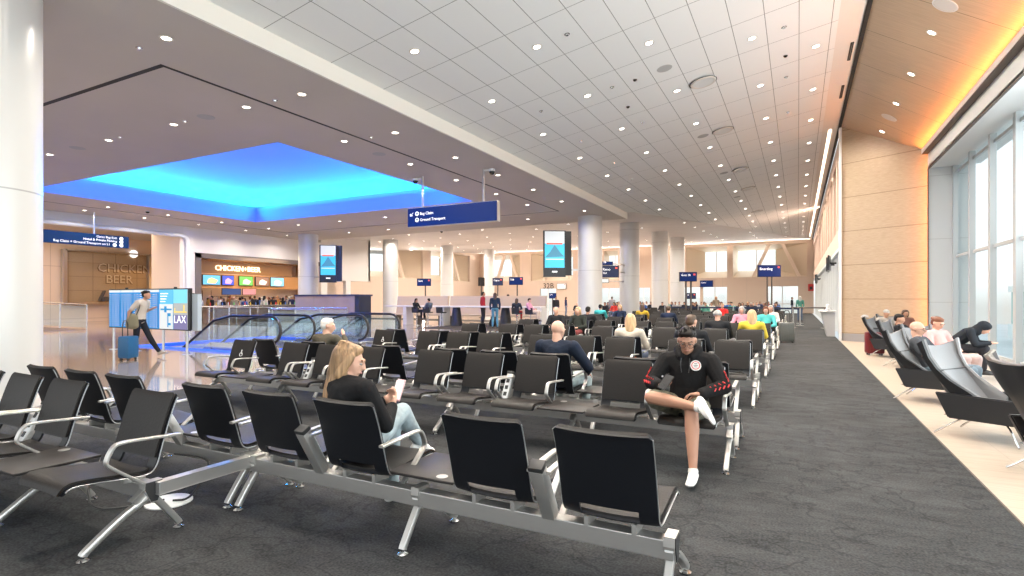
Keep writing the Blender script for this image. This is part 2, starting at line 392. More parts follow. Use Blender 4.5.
# glowing cove behind the fascia lip
M_COVE = mat('amber cove strip', (1, .6, .2), .5, emit=(1.0, .36, .06), estr=4.0)
b_ = nb(); box(b_, 3.50, 3.55, -4, YW2 - .05, 5.975, 6.0); o = obj('cove_strip', b_, M_COVE); tag(o, 'amber light strip glowing in the cove above the window fascia', 'light strip')
area('amber_cove_lamp', (3.405, 8.5, 6.0), 25, .05, 210, (1.0, .29, .05), (-1, 0, .95), 120)
o = area('amber_wall_lamp', (3.545, YW2 - .13, 3.1), .05, 5.6, 34, (1.0, .27, .03), (-.92, .40, 0))

M_GLASS = bpy.data.materials.new('clear glass'); M_GLASS.use_nodes = True
def glass(m, tint, k):
    m.use_nodes = True
    nt = m.node_tree; nt.nodes.clear(); o = nt.nodes.new('ShaderNodeOutputMaterial'); t = nt.nodes.new('ShaderNodeBsdfTransparent'); g = nt.nodes.new('ShaderNodeBsdfGlossy')
    mx = nt.nodes.new('ShaderNodeMixShader'); t.inputs[0].default_value = (*tint, 1); g.inputs['Roughness'].default_value = .03; mx.inputs[0].default_value = k
    nt.links.new(t.outputs[0], mx.inputs[1]); nt.links.new(g.outputs[0], mx.inputs[2]); nt.links.new(mx.outputs[0], o.inputs[0]); return m
glass(M_GLASS, (.97, 1, 1), .06)
M_GLASSB = glass(bpy.data.materials.new('balustrade glass'), (.90, .96, .98), .13)
M_GLASST = glass(bpy.data.materials.new('teal outdoor glass'), (.55, .85, .86), .10)
# window wall along X = 4.05..4.3
GX = 4.28
M_FRAME = mat('pale grey window metal', (.50, .53, .54), .35, .15)
fins = [21.02 - 1.80 * k for k in range(0, 14)]
k = 0
for i, (ya, yb) in enumerate(zip(fins, fins[1:])):
    r = thing('window_%d' % (i + 1), 'tall glazed bay of the window wall beside the lounge', 'window'); r['kind'] = 'structure'; del r['category']; del r['label']
    p = nb(); box(p, GX, GX + .02, yb, ya, .12, 5.5); obj('pane', p, M_GLASS, r)
    f = nb(); box(f, GX - .11, GX + .02, ya - .07, ya + .07, 0, 5.5)
    box(f, GX - .04, GX + .02, yb + .32, yb + .38, 0, 5.5)
    for z in (.06, 2.75, 5.3): box(f, GX - .04, GX + .02, yb, ya, z - .04, z + .04)
    obj('window_frame', f, M_FRAME, r)
# outside: apron, a pale terminal with teal glass
ex = nb(); quad(ex, [(5, -60, -4.2), (160, -60, -4.2), (160, 160, -4.2), (5, 160, -4.2)]); quad(ex, [(-80, 66, -4.2), (5, 66, -4.2), (5, 160, -4.2), (-80, 160, -4.2)])
struct('ground_outside', ex, mat('concrete apron', (.62, .63, .62), .8, noise=(.15, .08)))
bd = thing('terminal_building', 'pale terminal pier with teal glass outside the lounge windows', 'building', (26, 30, -4.2))
b_ = nb(); box(b_, 0, 14, -60, 70, 6.6, 7.4); box(b_, 0, 14, -60, 70, 0, 2.2); obj('facade', b_, mat('pale facade', (.72, .80, .80), .6), bd)
b_ = nb(); box(b_, .3, 13.7, -59.8, 69.8, 2.2, 6.6); obj('glazed_band', b_, mat('teal glazing', (.30, .58, .58), .25), bd)

# right wall beyond the lounge
RX = 1.38
M_RWALL = mat('rosy plaster wall', (.66, .49, .39), .6, spec=.3)
rw = nb(); RT = WZ(RX) + .1
box(rw, RX, RX + .3, 22.5, 63, 3.4, 4.1); box(rw, RX, RX + .3, 22.5, 63, 6.9, RT)
ys = [22.5 + 2.7 * k for k in range(16)]
for y in ys: box(rw, RX, RX + .8, y, y + .7, 4.1, 6.9)
box(rw, RX + .8, RX + .9, 22.5, 63, 4.1, 5.0)
for y in ys[:-1]: bar(rw, (RX + .6, y + .7, 4.2), (RX + .6, y + 2.6, 6.8), .2, .2, (1, 0, 0))
struct('wall_right', rw, M_RWALL)
rw = nb(); box(rw, RX + .95, RX + 1.0, 22.5, 63, 4.9, 7.2); struct('wall_clerestory', rw, mat('warm veneer', (.62, .42, .26), .5))
rw = nb(); box(rw, RX + .5, RX + .6, 22.5, 63, 0, 3.4)
for y in [22.7 + 2.0 * k for k in range(20)]: box(rw, RX + .1, RX + .5, y, y + .12, 0, 3.4)
box(rw, RX, RX + .6, 22.5, 63, 3.3, 3.42)
struct('wall_right_lower', rw, mat('pale grey partition', (.66, .68, .67), .35))
area('partition_light', (RX + .25, 42, 3.25), .2, 36, 25, (1, .93, .85), (0, 0, -1))

# far wall
YF = 63.0
def PX(px): return on_y(px, 299, YF).x
def PZ(px, py): return on_y(px, py, YF).z
fw_open = []
for px0, px1 in ((404, 447), (455, 478), (486, 520), (531, 573), (604, 618), (686, 727), (733, 807)): fw_open.append((PX(px0), PX(px1)))
low_open = [(PX(a), PX(b)) for a, b in ((540, 556), (598, 620), (637, 650), (672, 700), (703, 727), (767, 798))]
zt, zb = 7.15, 3.75; lt, lb = 2.75, 0.0
def strips(opens, x0, x1):
    out = []; c = x0
    for a, b in sorted(opens):
        if a > c: out.append((c, a))
        c = max(c, b)
    out.append((c, x1)); return out
fw = nb(); XA, XB = -37.6, 1.4
opens_u = [o_ for o_ in fw_open if o_[0] > XA + .2]
for a, b in strips(opens_u, XA, XB): box(fw, a, b, YF, YF + .3, zb, zt)
box(fw, XA, XB, YF, YF + .3, zt, EYE + 6.1); box(fw, XA, XB, YF, YF + .3, lt, zb)
for a, b in strips(low_open, XA, XB): box(fw, a, b, YF, YF + .3, 0, lt)
struct('wall_far', fw, M_WARMX)
M_SPLAY = mat('splayed reveal plaster', (.60, .50, .38), .6)
for i, (a, b) in enumerate(opens_u):
    r = bpy.data.objects.new('window_%d' % (i + 30), None); link(r); r['kind'] = 'structure'
    w_ = b - a; ia, ib = (a + .42 * w_, b - .02 * w_) if i % 2 else (a + .05 * w_, b - .42 * w_)
    if w_ < 3: ia, ib = a + .1, b - .1
    y2 = YF + 1.8; z0, z1 = zb + .75, zt - .45; s = nb()
    O = [(a, YF + .3, zb), (b, YF + .3, zb), (b, YF + .3, zt), (a, YF + .3, zt)]; I = [(ia, y2, z0), (ib, y2, z0), (ib, y2, z1), (ia, y2, z1)]
    for k in range(4): quad(s, [O[k], O[(k + 1) % 4], I[(k + 1) % 4], I[k]])
    obj('reveal', s, M_SPLAY, r)
    p = nb(); box(p, ia, ib, y2, y2 + .03, z0, z1); obj('pane', p, M_GLASS, r)
    area('daylight_far_window', ((ia + ib) / 2, y2 + .5, (z0 + z1) / 2), ib - ia, z1 - z0, 30 * (ib - ia), (1, .97, .93), (0, -1, .12))
    f = nb(); box(f, (ia + ib) / 2 - .05, (ia + ib) / 2 + .05, y2 - .05, y2 + .08, z0, z1); obj('mullion', f, M_WHITE, r)
    if w_ > 3.5 and i != len(opens_u) - 2:
        d = nb(); bar(d, (a + w_ * .50, YF + .5, zt), (a + w_ * .28, YF + .5, zb), .32, .3, (0, 1, 0)); bar(d, (a + w_ * .68, YF + .5, zt), (a + w_ * .9, YF + .5, zb), .32, .3, (0, 1, 0)); obj('brace', d, M_PEACH, r)
for i, (a, b) in enumerate(low_open):
    r = bpy.data.objects.new('window_%d' % (i + 40), None); link(r); r['kind'] = 'structure'
    p = nb(); box(p, a, b, YF + .1, YF + .13, 0, lt); obj('pane', p, M_GLASS, r)
    f = nb(); box(f, (a + b) / 2 - .05, (a + b) / 2 + .05, YF + .05, YF + .2, 0, lt); box(f, a, b, YF + .05, YF + .2, .9, 1.0); obj('window_frame', f, M_WHITE, r)
# left walls
lw = nb(); ZT_ = FZ(63)
LX = -37.6
yo = [(41.0, 50.5), (52.0, 60.5)]
for a, b in strips(yo, 34.5, 63): box(lw, LX - .3, LX, a, b, 0, FZ(a) + .5)
for a, b in yo: box(lw, LX - .3, LX, a, b, 0, 3.7); box(lw, LX - .3, LX, a, b, 7.0, FZ(b) + .2)
struct('wall_left_far', lw, M_WARM)
for i, (a, b) in enumerate(yo):
    r = bpy.data.objects.new('window_%d' % (i + 50), None); link(r); r['kind'] = 'structure'
    s = nb(); x2 = LX - 2.0; ia, ib = a + .3, b - 4.0; z0, z1 = 4.4, 6.7
    O = [(LX - .3, a, 3.7), (LX - .3, b, 3.7), (LX - .3, b, 7.0), (LX - .3, a, 7.0)]; I = [(x2, ia, z0), (x2, ib, z0), (x2, ib, z1), (x2, ia, z1)]
    for k in range(4): quad(s, [O[k], O[(k + 1) % 4], I[(k + 1) % 4], I[k]])
    obj('reveal', s, M_SPLAY, r); p = nb(); box(p, x2 - .03, x2, ia, ib, z0, z1); obj('pane', p, M_GLASS, r)
    area('daylight_left_window', (x2 - .5, (ia + ib) / 2, (z0 + z1) / 2), ib - ia, z1 - z0, 30 * (ib - ia), (1, .97, .93), (1, 0, .12))
    d = nb(); bar(d, (LX - .5, a + 5.2, 7.0), (LX - .5, a + 6.6, 3.7), .3, .3, (1, 0, 0)); bar(d, (LX - .5, a + 5.0, 7.0), (LX - .5, a + 3.4, 3.7), .3, .3, (1, 0, 0)); obj('brace', d, M_PEACH, r)

# store front wall on the left
YS0, YS1 = 19.8, 34.5
sw = nb(); HZ = 3.86
box(sw, XL - .3, XL, 19.1, YS0, 0, GZ); box(sw, XL - .3, XL, YS0, 29.3, HZ, GZ); box(sw, XL - .3, XL, 29.3, YS1, HZ - 1.0, FZ(34))
box(sw, XL - .3, XL, 29.3, 29.9, 0, HZ - 1.0); box(sw, XL - .3, XL, 31.8, 32.3, 0, HZ - 1.0)
box(sw, XL - 7.0, XL, YS1 - .2, YS1, 2.9, FZ(34))
struct('wall_store', sw, mat('cream plaster', (.82, .78, .74), .6, spec=.3))
sw = nb(); box(sw, XL - .02, XL + .06, YS0, YS0 + .35, 0, HZ + .28); box(sw, XL - .02, XL + .06, YS0, 29.3, HZ, HZ + .28); struct('trim_8', sw, mat('bronze shop frame', (.20, .17, .16), .4, .4))
# corridor beyond the opening at the left
cw = nb(); box(cw, -41.3, -41, -2, 33, 0, 6.5); struct('wall_corridor', cw, joints_mat('tan panel wall', (.74, .60, .48), (.5, .39, .3), [(1, 3.2, 1, .03), (2, 3.3, .2, .03)], .5, .3))
cw = nb(); box(cw, -33.5, XL, 18.9, 19.1, 0, GZ); box(cw, -33.7, -33.5, 18.9, 33, 0, GZ); box(cw, -41, -33.5, 33, 33.2, 0, GZ); struct('wall_corridor_end', cw, M_PEACH)
cw = nb(); sweep(cw, smooth_path([(XL + .12, -2, 5.05), (XL + .12, 18.6, 5.05), (XL + .12, 19.25, 5.0), (XL + .12, 19.3, 4.4), (XL + .12, 19.3, 0)], 2), .115, n=12); struct('trim_9', cw, M_WHITE, True)
cw = nb(); box(cw, XL - .2, XL + .02, -2, 19.1, 5.15, GZ); struct('wall_header', cw, M_PLAIN)
area('corridor_cove', (-40.6, 12, 5.2), .2, 14, 160, (1, .80, .62), (-.2, 0, -1))
area('corridor_down', (-36, 14, 5.4), 5, 10, 520, (1, .80, .62), (0, 0, -1))

# columns
M_COLUMN = joints_mat('pearl column cladding', (.64, .64, .63), (.40, .40, .40), [(2, 2.87, 2.87, .02)], .30, .5, metal=.08)
def column(x, y, r, ztop, nm='column'):
    b_ = nb(); cyl(b_, (x, y, 0), (x, y, ztop), r, n=40); cyl(b_, (x, y, 0), (x, y, .12), r + .02, n=40)
    a = math.atan2(-y, -x); bar(b_, (x + r * math.cos(a + .28), y + r * math.sin(a + .28), 0), (x + r * math.cos(a + .28), y + r * math.sin(a + .28), ztop), .02, .006, (1, 0, 0))
    struct(nm, b_, M_COLUMN, True)
column(-9.58, 3.22, .62, GZ)
for x, y in ((-9.3, 26.4), (-9.35, 33.9), (-9.35, 42.4), (-9.4, 49.5)): column(x, y, .61, GZ if y < 27 else FZ(y))
for x, y in ((-27.9, 25.3), (-29.3, 35.0), (-30.4, 44.7), (-31.0, 54.0)): column(x, y, .61, GZ if y < 27 else FZ(y))
# ---------------------------------------------------------------- ceiling fittings
M_LAMP = mat('warm lamp lens', (1, .93, .85), .4, emit=(1.0, .90, .78), estr=9.0)
M_RIM = mat('lamp trim', (.72, .66, .60), .4)
def disc_mesh(nm, r, h, m, n=16):
    b_ = nb(); lathe(b_, [(0, 0), (r * .9, 0), (r, h * .4), (r, h)], n=n); return finish(b_, nm, m, True)
b_ = nb(); lathe(b_, [(.072, .0), (.075, -.004), (.10, -.004), (.105, .004), (.10, .006)], n=18); ME_RIM = finish(b_, 'trim_ring', M_RIM, True)
b_ = nb(); lathe(b_, [(.0, .001), (.074, .001), (.074, .006)], n=14); ME_LENS = finish(b_, 'lens', M_LAMP, True)
LD = bpy.data.lights.new('downlight', 'AREA'); LD.shape = 'DISK'; LD.size = .05; LD.energy = LAMP_POWER; LD.color = (1.0, .90, .78); LD.spread = math.radians(150)
LD3 = LD.copy(); LD3.energy = 14
LD2 = LD.copy(); LD2.energy = LAMP_POWER * 2.0
def downlight(x, y, z, label, group, tilt=0.0, lit=True, ld=None):
    t = thing('recessed_downlight', label, 'ceiling light', (x, y, z - .006), 0, group)
    t.rotation_euler = (0, -tilt, 0)
    inst('trim_ring', ME_RIM, t); inst('lens', ME_LENS, t)
    if lit:
        l = bpy.data.objects.new('bulb_light', ld or LD); l.location = (0, 0, -.012); link(l, t)
    return t
TW = math.atan(.17)
LW_ = 'small round warm downlight recessed in the white tiled ceiling'
for i, (x, y0) in enumerate(((-6.43, 2.5), (-4.59, 4.0), (-2.74, 2.6), (-.88, 4.1), (.37, 2.7))):
    y = y0
    y = {0: 8.38, 1: 9.9, 2: 8.48, 3: 9.97, 4: 8.6}[i] - 2.955 * 2
    k = 0
    while True:
        xf = (.22 - .043 * (63 - y)) / .17
        if x < xf + .3 or y > 59: break
        downlight(x, y, WZ(x), LW_, 'downlights in the white tiled ceiling', TW, True); y += 2.955; k += 1
LG_ = 'small round warm downlight recessed in the grey ceiling around the blue recess'
for x, y in ([(-8.87, 5.2 - 2.7), (-8.87, 5.2), (-8.87, 7.88), (-8.87, 10.77), (-8.87, 13.48), (-8.87, 16.04), (-8.87, 18.8), (-8.87, 21.6), (-8.87, 24.4)] +
             [(-10.53, y_) for y_ in (7.86, 10.74, 13.5, 16.05, 18.9, 21.7)] + [(x_, 7.85) for x_ in (-13.1, -15.9, -18.97, -22, -25)] +
             [(x_, y_) for x_ in (-27.5, -29.5) for y_ in (10.8, 13.55, 16.2, 19.05, 22.0, 25.0)] +
             [(x_, y_) for x_ in (-24.7, -21.6, -18.5, -15.4, -12.4) for y_ in (21.7, 25.6)]):
    downlight(x, y, GZ, LG_, 'downlights in the grey ceiling', 0, True)
LF_ = 'tiny round downlight in the far ceiling beyond the grey soffit'
kk = 0
for i in range(9):
    x = -9.6 - 3.1 * i
    for j in range(8):
        y = 30.0 + 4.0 * j + (2.0 if i % 2 else 0)
        if y > 61: continue
        downlight(x, y, FZ(y), LF_, 'downlights in the far ceiling', 0, True, LD2)
for x, y in ((-6.4, 36), (-6.4, 40), (-6.4, 44), (-6.4, 48), (-6.4, 52), (-6.4, 56), (-3.4, 48), (-3.4, 52), (-3.4, 56), (-1, 56)):
    downlight(x, y, FZ(y), LF_, 'downlights in the far ceiling', 0, True, LD2)
for x, y in [on_z(px, py, 0).xy for px, py in ()]: pass
def on_wood(px, py):
    r = ray(px, py); k = (7.46 - 6.02) / 2.24; tt = (7.46 + k * 1.33 - EYE) / (r.z + k * r.x); return Vector((r.x * tt, r.y * tt, EYE + r.z * tt))
TL = -math.atan((7.46 - 6.02) / 2.24)
for px, py, wh in ((931.5, 32.5, 'nearest one'), (911, 74, 'second one'), (896, 103.5, 'third one'), (882, 131.5, 'farthest one')):
    p = on_wood(px, py); downlight(p.x, p.y, p.z, 'small white downlight in the maple ceiling, ' + wh, 'downlights in the maple ceiling', TL, True, LD3)
M_SPK = mat('speaker grille grey', (.45, .45, .44), .7); M_SPKW = mat('speaker rim white', (.8, .8, .79), .5)
b_ = nb(); lathe(b_, [(0, 0), (.23, 0), (.235, .008)], n=28); ME_GRI = finish(b_, 'grille', M_SPK, True)
b_ = nb(); lathe(b_, [(.23, -.004), (.26, -.004), (.265, .01), (.22, .01)], n=28); ME_SRIM = finish(b_, 'rim', M_SPKW, True)
b_ = nb(); lathe(b_, [(.0, -.02), (.06, -.02), (.25, -.03), (.25, -.012)], n=28); ME_DIFF = finish(b_, 'diffuser_plate', mat('diffuser white', (.72, .72, .70), .5), True)
b_ = nb(); lathe(b_, [(.25, -.01), (.26, -.035), (.30, -.035), (.31, -.01)], n=28); ME_DR = finish(b_, 'diffuser_rim', M_RIM, True)
b_ = nb(); lathe(b_, [(.30, -.009), (.33, -.012), (.335, -.009)], n=28); ME_DG = finish(b_, 'shadow_gap', mat('dark gap', (.06, .055, .05), .6), True)
ME_GRW = ME_GRI.copy(); ME_GRW.materials[0] = mat('white grille', (.74, .72, .68), .7)
def speaker(p, tilt, label, s=1.0, rim=False, grp='round ceiling speakers'):
    t = thing('ceiling_speaker', label, 'speaker', (p.x, p.y, p.z - .004), 0, grp); t.rotation_euler = (0, -tilt, 0); t.scale = (s, s, 1)
    inst('grille', ME_GRW if rim else ME_GRI, t)
    if rim: inst('rim', ME_SRIM, t)
for px, py, w_ in ((664.5, 68.5, 'nearest'), (703, 136, 'second'), (724, 173, 'third'), (737, 197, 'fourth')):
    speaker(on_slope(px, py), TW, 'flat round grey speaker in the white ceiling, %s of its row' % w_, .75)
for px, py, w_ in ((206, 117, 'over the dark slot corner'), (379, 154, 'left of the slot line, half way along'), (77.5, 148, 'beside the pearl column'), (298, 225, 'beyond the blue recess')):
    speaker(on_z(px, py, GZ), 0, 'flat round grey speaker in the grey ceiling ' + w_, .8)
for px, py, w_ in ((945, 5, 'the large near one'), (889, 117.5, 'the smaller far one')):
    speaker(on_wood(px, py), TL, 'round white speaker in the maple ceiling, ' + w_, .85, True)
for px, py, w_ in ((703, 81.5, 'nearest'), (723, 130, 'second'), (740, 169, 'third'), (748, 188, 'fourth'), (757, 211, 'fifth')):
    p = on_slope(px, py)
    t = thing('air_diffuser', 'round white air diffuser with a dark ring in the white ceiling, %s of its row' % w_, 'air vent', (p.x, p.y, p.z - .012), 0, 'round air diffusers'); t.rotation_euler = (0, -TW, 0)
    inst('diffuser_plate', ME_DIFF, t); inst('diffuser_rim', ME_DR, t); inst('shadow_gap', ME_DG, t)
# small sprinklers and sensors
b_ = nb(); lathe(b_, [(0, -.03), (.03, -.03), (.035, -.01), (.055, -.006), (.055, .0)], n=12); ME_SPR = finish(b_, 'sprinkler', M_CHROME, True)
for px, py in ((567, 34), (612, 87), (541, 111), (642, 122), (581, 141), (784, 27), (786, 77), (788, 112), (614, 163), (632, 179)):
    p = on_slope(px, py); o = inst('ceiling_sprinkler', ME_SPR, None, p); o.rotation_euler = (0, -TW, 0); tag(o, 'tiny chrome sprinkler head in the white tiled ceiling', 'sprinkler', 'sprinklers in the white ceiling', .55)
for px, py in ((185, 121), (275, 100), (371, 137), (139, 47.5), (120, 137)):
    p = on_z(px, py, GZ); o = inst('ceiling_sprinkler', ME_SPR, None, p); tag(o, 'tiny chrome sprinkler head in the grey ceiling', 'sprinkler', 'sprinklers in the grey ceiling')
M_SMK = mat('black glass dome', (.01, .01, .012), .1)
b_ = nb(); lathe(b_, [(0, -.11), (.05, -.10), (.085, -.06), (.09, -.02), (.09, 0)], n=16); ME_DOME = finish(b_, 'camera_dome', M_SMK, True)
b_ = nb(); lathe(b_, [(.09, -.03), (.11, -.02), (.115, 0)], n=16); ME_DOMEB = finish(b_, 'camera_base', M_WHITE, True)
def dome(p, label, sc=1.0):
    t = thing('dome_camera', label, 'camera', p, 0, None); t.scale = (sc,) * 3; inst('camera_dome', ME_DOME, t); inst('camera_base', ME_DOMEB, t); return t
dome(on_z(441.5, 231, GZ), 'black dome camera under the grey ceiling right of the blue sign')
dome(on_z(147.5, 211, GZ), 'black dome camera on the grey ceiling below the left edge of the blue recess')
dome(on_slope(635, 79), 'dome camera in the white ceiling near the round speaker', .55)
dome(on_slope(628, 106), 'smaller dome camera in the white ceiling', .55)
dome(on_slope(785.5, 55), 'white ringed dome camera near the ceiling slots', .55)
# ---------------------------------------------------------------- tandem seating
M_SHELL = mat('black shell plastic', (.007, .008, .011), .42, spec=.3)
M_PAD = mat('dark taupe upholstery', (.0125, .0105, .0095), .52, spec=.28, bump=(60, .15))
M_EDGE = mat('seat edge highlight', (.42, .43, .44), .35, .8)  # bright line along the seat sides, stands in for an edge highlight
M_ARM = mat('cast aluminium', (.56, .545, .52), .34, .75)
M_BEAM = mat('beam aluminium', (.50, .485, .465), .36, .75)
M_GLIDE = mat('glide chrome', (.8, .8, .8), .15, 1)
M_TABLE = mat('dark table laminate', (.022, .019, .018), .45, spec=.3)
M_SOCK = mat('white socket plate', (.72, .73, .73), .4)
M_TIP = mat('dark cap', (.03, .03, .03), .5)
# side profile (y, z): front lip -> seat -> bend -> back -> top
PROF = [(.330, .388), (.322, .414), (.288, .427), (.19, .420), (.08, .405), (-.02, .392), (-.085, .386), (-.13, .396), (-.157, .43), (-.173, .475), (-.190, .54), (-.213, .62), (-.240, .71), (-.266, .785), (-.286, .832), (-.298, .848)]
def profile_sheet(bm, off, hw, i0, i1, slot=None, thick=.012, curve=.012):
    P = smooth_path([(0, y, z) for y, z in PROF[i0:i1]], 1); n = len(P); xs = [-1, -.86, -.62, -.3, 0, .3, .62, .86, 1]
    nrm = []
    for i, p in enumerate(P):
        a = P[max(i - 1, 0)]; b = P[min(i + 1, n - 1)]; d = (b - a).normalized(); nrm.append(Vector((0, -d.z, d.y)))   # towards the sitter
    nrm = [v if v.dot(Vector((0, .6, .8))) > 0 else -v for v in nrm]
    def layer(o):
        R = []
        for i, p in enumerate(P):
            t = i / (n - 1); w_ = hw
            if i >= n - 2: w_ = hw * (.965 if i == n - 2 else .93)
            if i <= 1 and i0 == 0: w_ = hw * (.96 if i == 1 else .93)
            R.append([bm.verts.new(p + nrm[i] * (o + curve * (x * x)) + Vector((x * w_, 0, 0))) for x in xs])
        return R
    A = layer(off); B = layer(off + thick)
    def hole(i, k):
        return slot and slot[0] <= i < slot[1] and 2 <= k < len(xs) - 3
    for i in range(n - 1):
        for k in range(len(xs) - 1):
            if hole(i, k): continue
            bm.faces.new((A[i][k], A[i][k + 1], A[i + 1][k + 1], A[i + 1][k])); bm.faces.new((B[i][k], B[i + 1][k], B[i + 1][k + 1], B[i][k + 1]))
            for (i2, k2, e1, e2) in ((i - 1, k, (i, k), (i, k + 1)), (i + 1, k, (i + 1, k + 1), (i + 1, k)), (i, k - 1, (i + 1, k), (i, k)), (i, k + 1, (i, k + 1), (i + 1, k + 1))):
                out = i2 < 0 or i2 >= n - 1 or k2 < 0 or k2 >= len(xs) - 1 or hole(i2, k2)
                if out: bm.faces.new((A[e1[0]][e1[1]], B[e1[0]][e1[1]], B[e2[0]][e2[1]], A[e2[0]][e2[1]]))
    bmesh.ops.remove_doubles(bm, verts=bm.verts, dist=1e-5)
    return P, nrm
_b = nb(); Pn, Nn = profile_sheet(_b, -.014, .240, 0, 16, slot=(15, 18), thick=.014); ME_SHELL = finish(_b, 'seat_shell', M_SHELL, True)
_b = nb(); profile_sheet(_b, .0005, .228, 0, 8, thick=.016); ME_CUSH = finish(_b, 'seat_pad', M_PAD, True)
_b = nb(); profile_sheet(_b, .0005, .228, 9, 16, thick=.014); ME_BPAD = finish(_b, 'back_pad', M_PAD, True)
_b = nb(); sweep(_b, [p + n_ * .002 + Vector((.2405, 0, 0)) for p, n_ in zip(Pn[2:-2], Nn[2:-2])], .0042, n=6); ME_GLINT = finish(_b, 'edge_highlight', M_EDGE, True)
_b = nb()
box(_b, -.012, .012, -.15, -.02, .336, .388)
ME_BRK = finish(_b, 'mount_bracket', M_ARM)
# armrest: flat loop bar
_b = nb(); sweep(_b, smooth_path([(0, -.27, .592), (0, -.10, .604), (0, .07, .615), (0, .115, .60), (0, .155, .515), (0, .135, .488), (0, -.06, .335), (0, -.10, .30)], 2), .036, .016, side=(1, 0, 0)); ME_ARM = finish(_b, 'armrest', M_ARM, True)
# leg set: bracket with a long front and a short rear foot
_b = nb(); bar(_b, (0, -.10, .315), (0, .0, .235), .04, .05, bev=.006); sweep(_b, smooth_path([(0, -.15, .29), (0, -.06, .235), (0, .05, .19), (0, .255, .045), (0, .262, .03)], 2), .042, .034, side=(1, 0, 0)); sweep(_b, smooth_path([(0, -.085, .27), (0, -.15, .20), (0, -.262, .045), (0, -.268, .03)], 2), .042, .034, side=(1, 0, 0)); ME_LEG = finish(_b, 'leg', M_ARM, True)
_b = nb(); lathe(_b, [(.03, 0), (.032, .006), (.022, .012), (.010, .018), (.010, .034)], n=14); ME_GLIDE = finish(_b, 'glide', M_GLIDE, True)
_b = nb(); prism(_b, [(-.155, .345), (-.05, .345), (-.045, .30), (-.085, .215), (-.125, .215), (-.16, .30)], 0, -.026, .026); ME_HUB = finish(_b, 'hub_cover', M_ARM)
_b = nb(); prism(_b, [(-.150, .342), (-.055, .342), (-.052, .30), (-.088, .222), (-.122, .222), (-.154, .30)], 0, .0255, .031); ME_BADGE = finish(_b, 'badge', M_TIP)
_b = nb(); box(_b, -.235, .235, -.14, .33, .392, .41, .006); ME_TAB = finish(_b, 'side_table', M_TABLE, True)
_b = nb(); lathe(_b, [(.035, 0), (.035, .003), (0, .003)], (0, -.08, .409), 16); ME_GROM = finish(_b, 'grommet', M_ARM, True)
# power post leaning back between the seats, with a socket strip on its front
_b = nb(); obox(_b, (0, -.205, .47), (1, 0, 0), Vector((0, .86, .5)).normalized() if 0 else Vector((0, .87, .49)), Vector((0, -.49, .87)), .075, .062, .33, .006); ME_POST = finish(_b, 'power_post', M_ARM, True)
_b = nb(); obox(_b, (0, -.289, .627), (1, 0, 0), (0, .87, .49), (0, -.49, .87), .078, .066, .03, .004); ME_PCAP = finish(_b, 'post_cap', M_TIP, True)
_b = nb(); obox(_b, (0, -.176, .487), (1, 0, 0), (0, .87, .49), (0, -.49, .87), .068, .006, .26, .002); ME_PLATE = finish(_b, 'socket_plate', M_SOCK, True)
_b = nb()
obox(_b, Vector((0, -.172, .489)), (1, 0, 0), (0, .87, .49), (0, -.49, .87), .036, .006, .042)
ME_SOCK = finish(_b, 'socket', M_TIP)
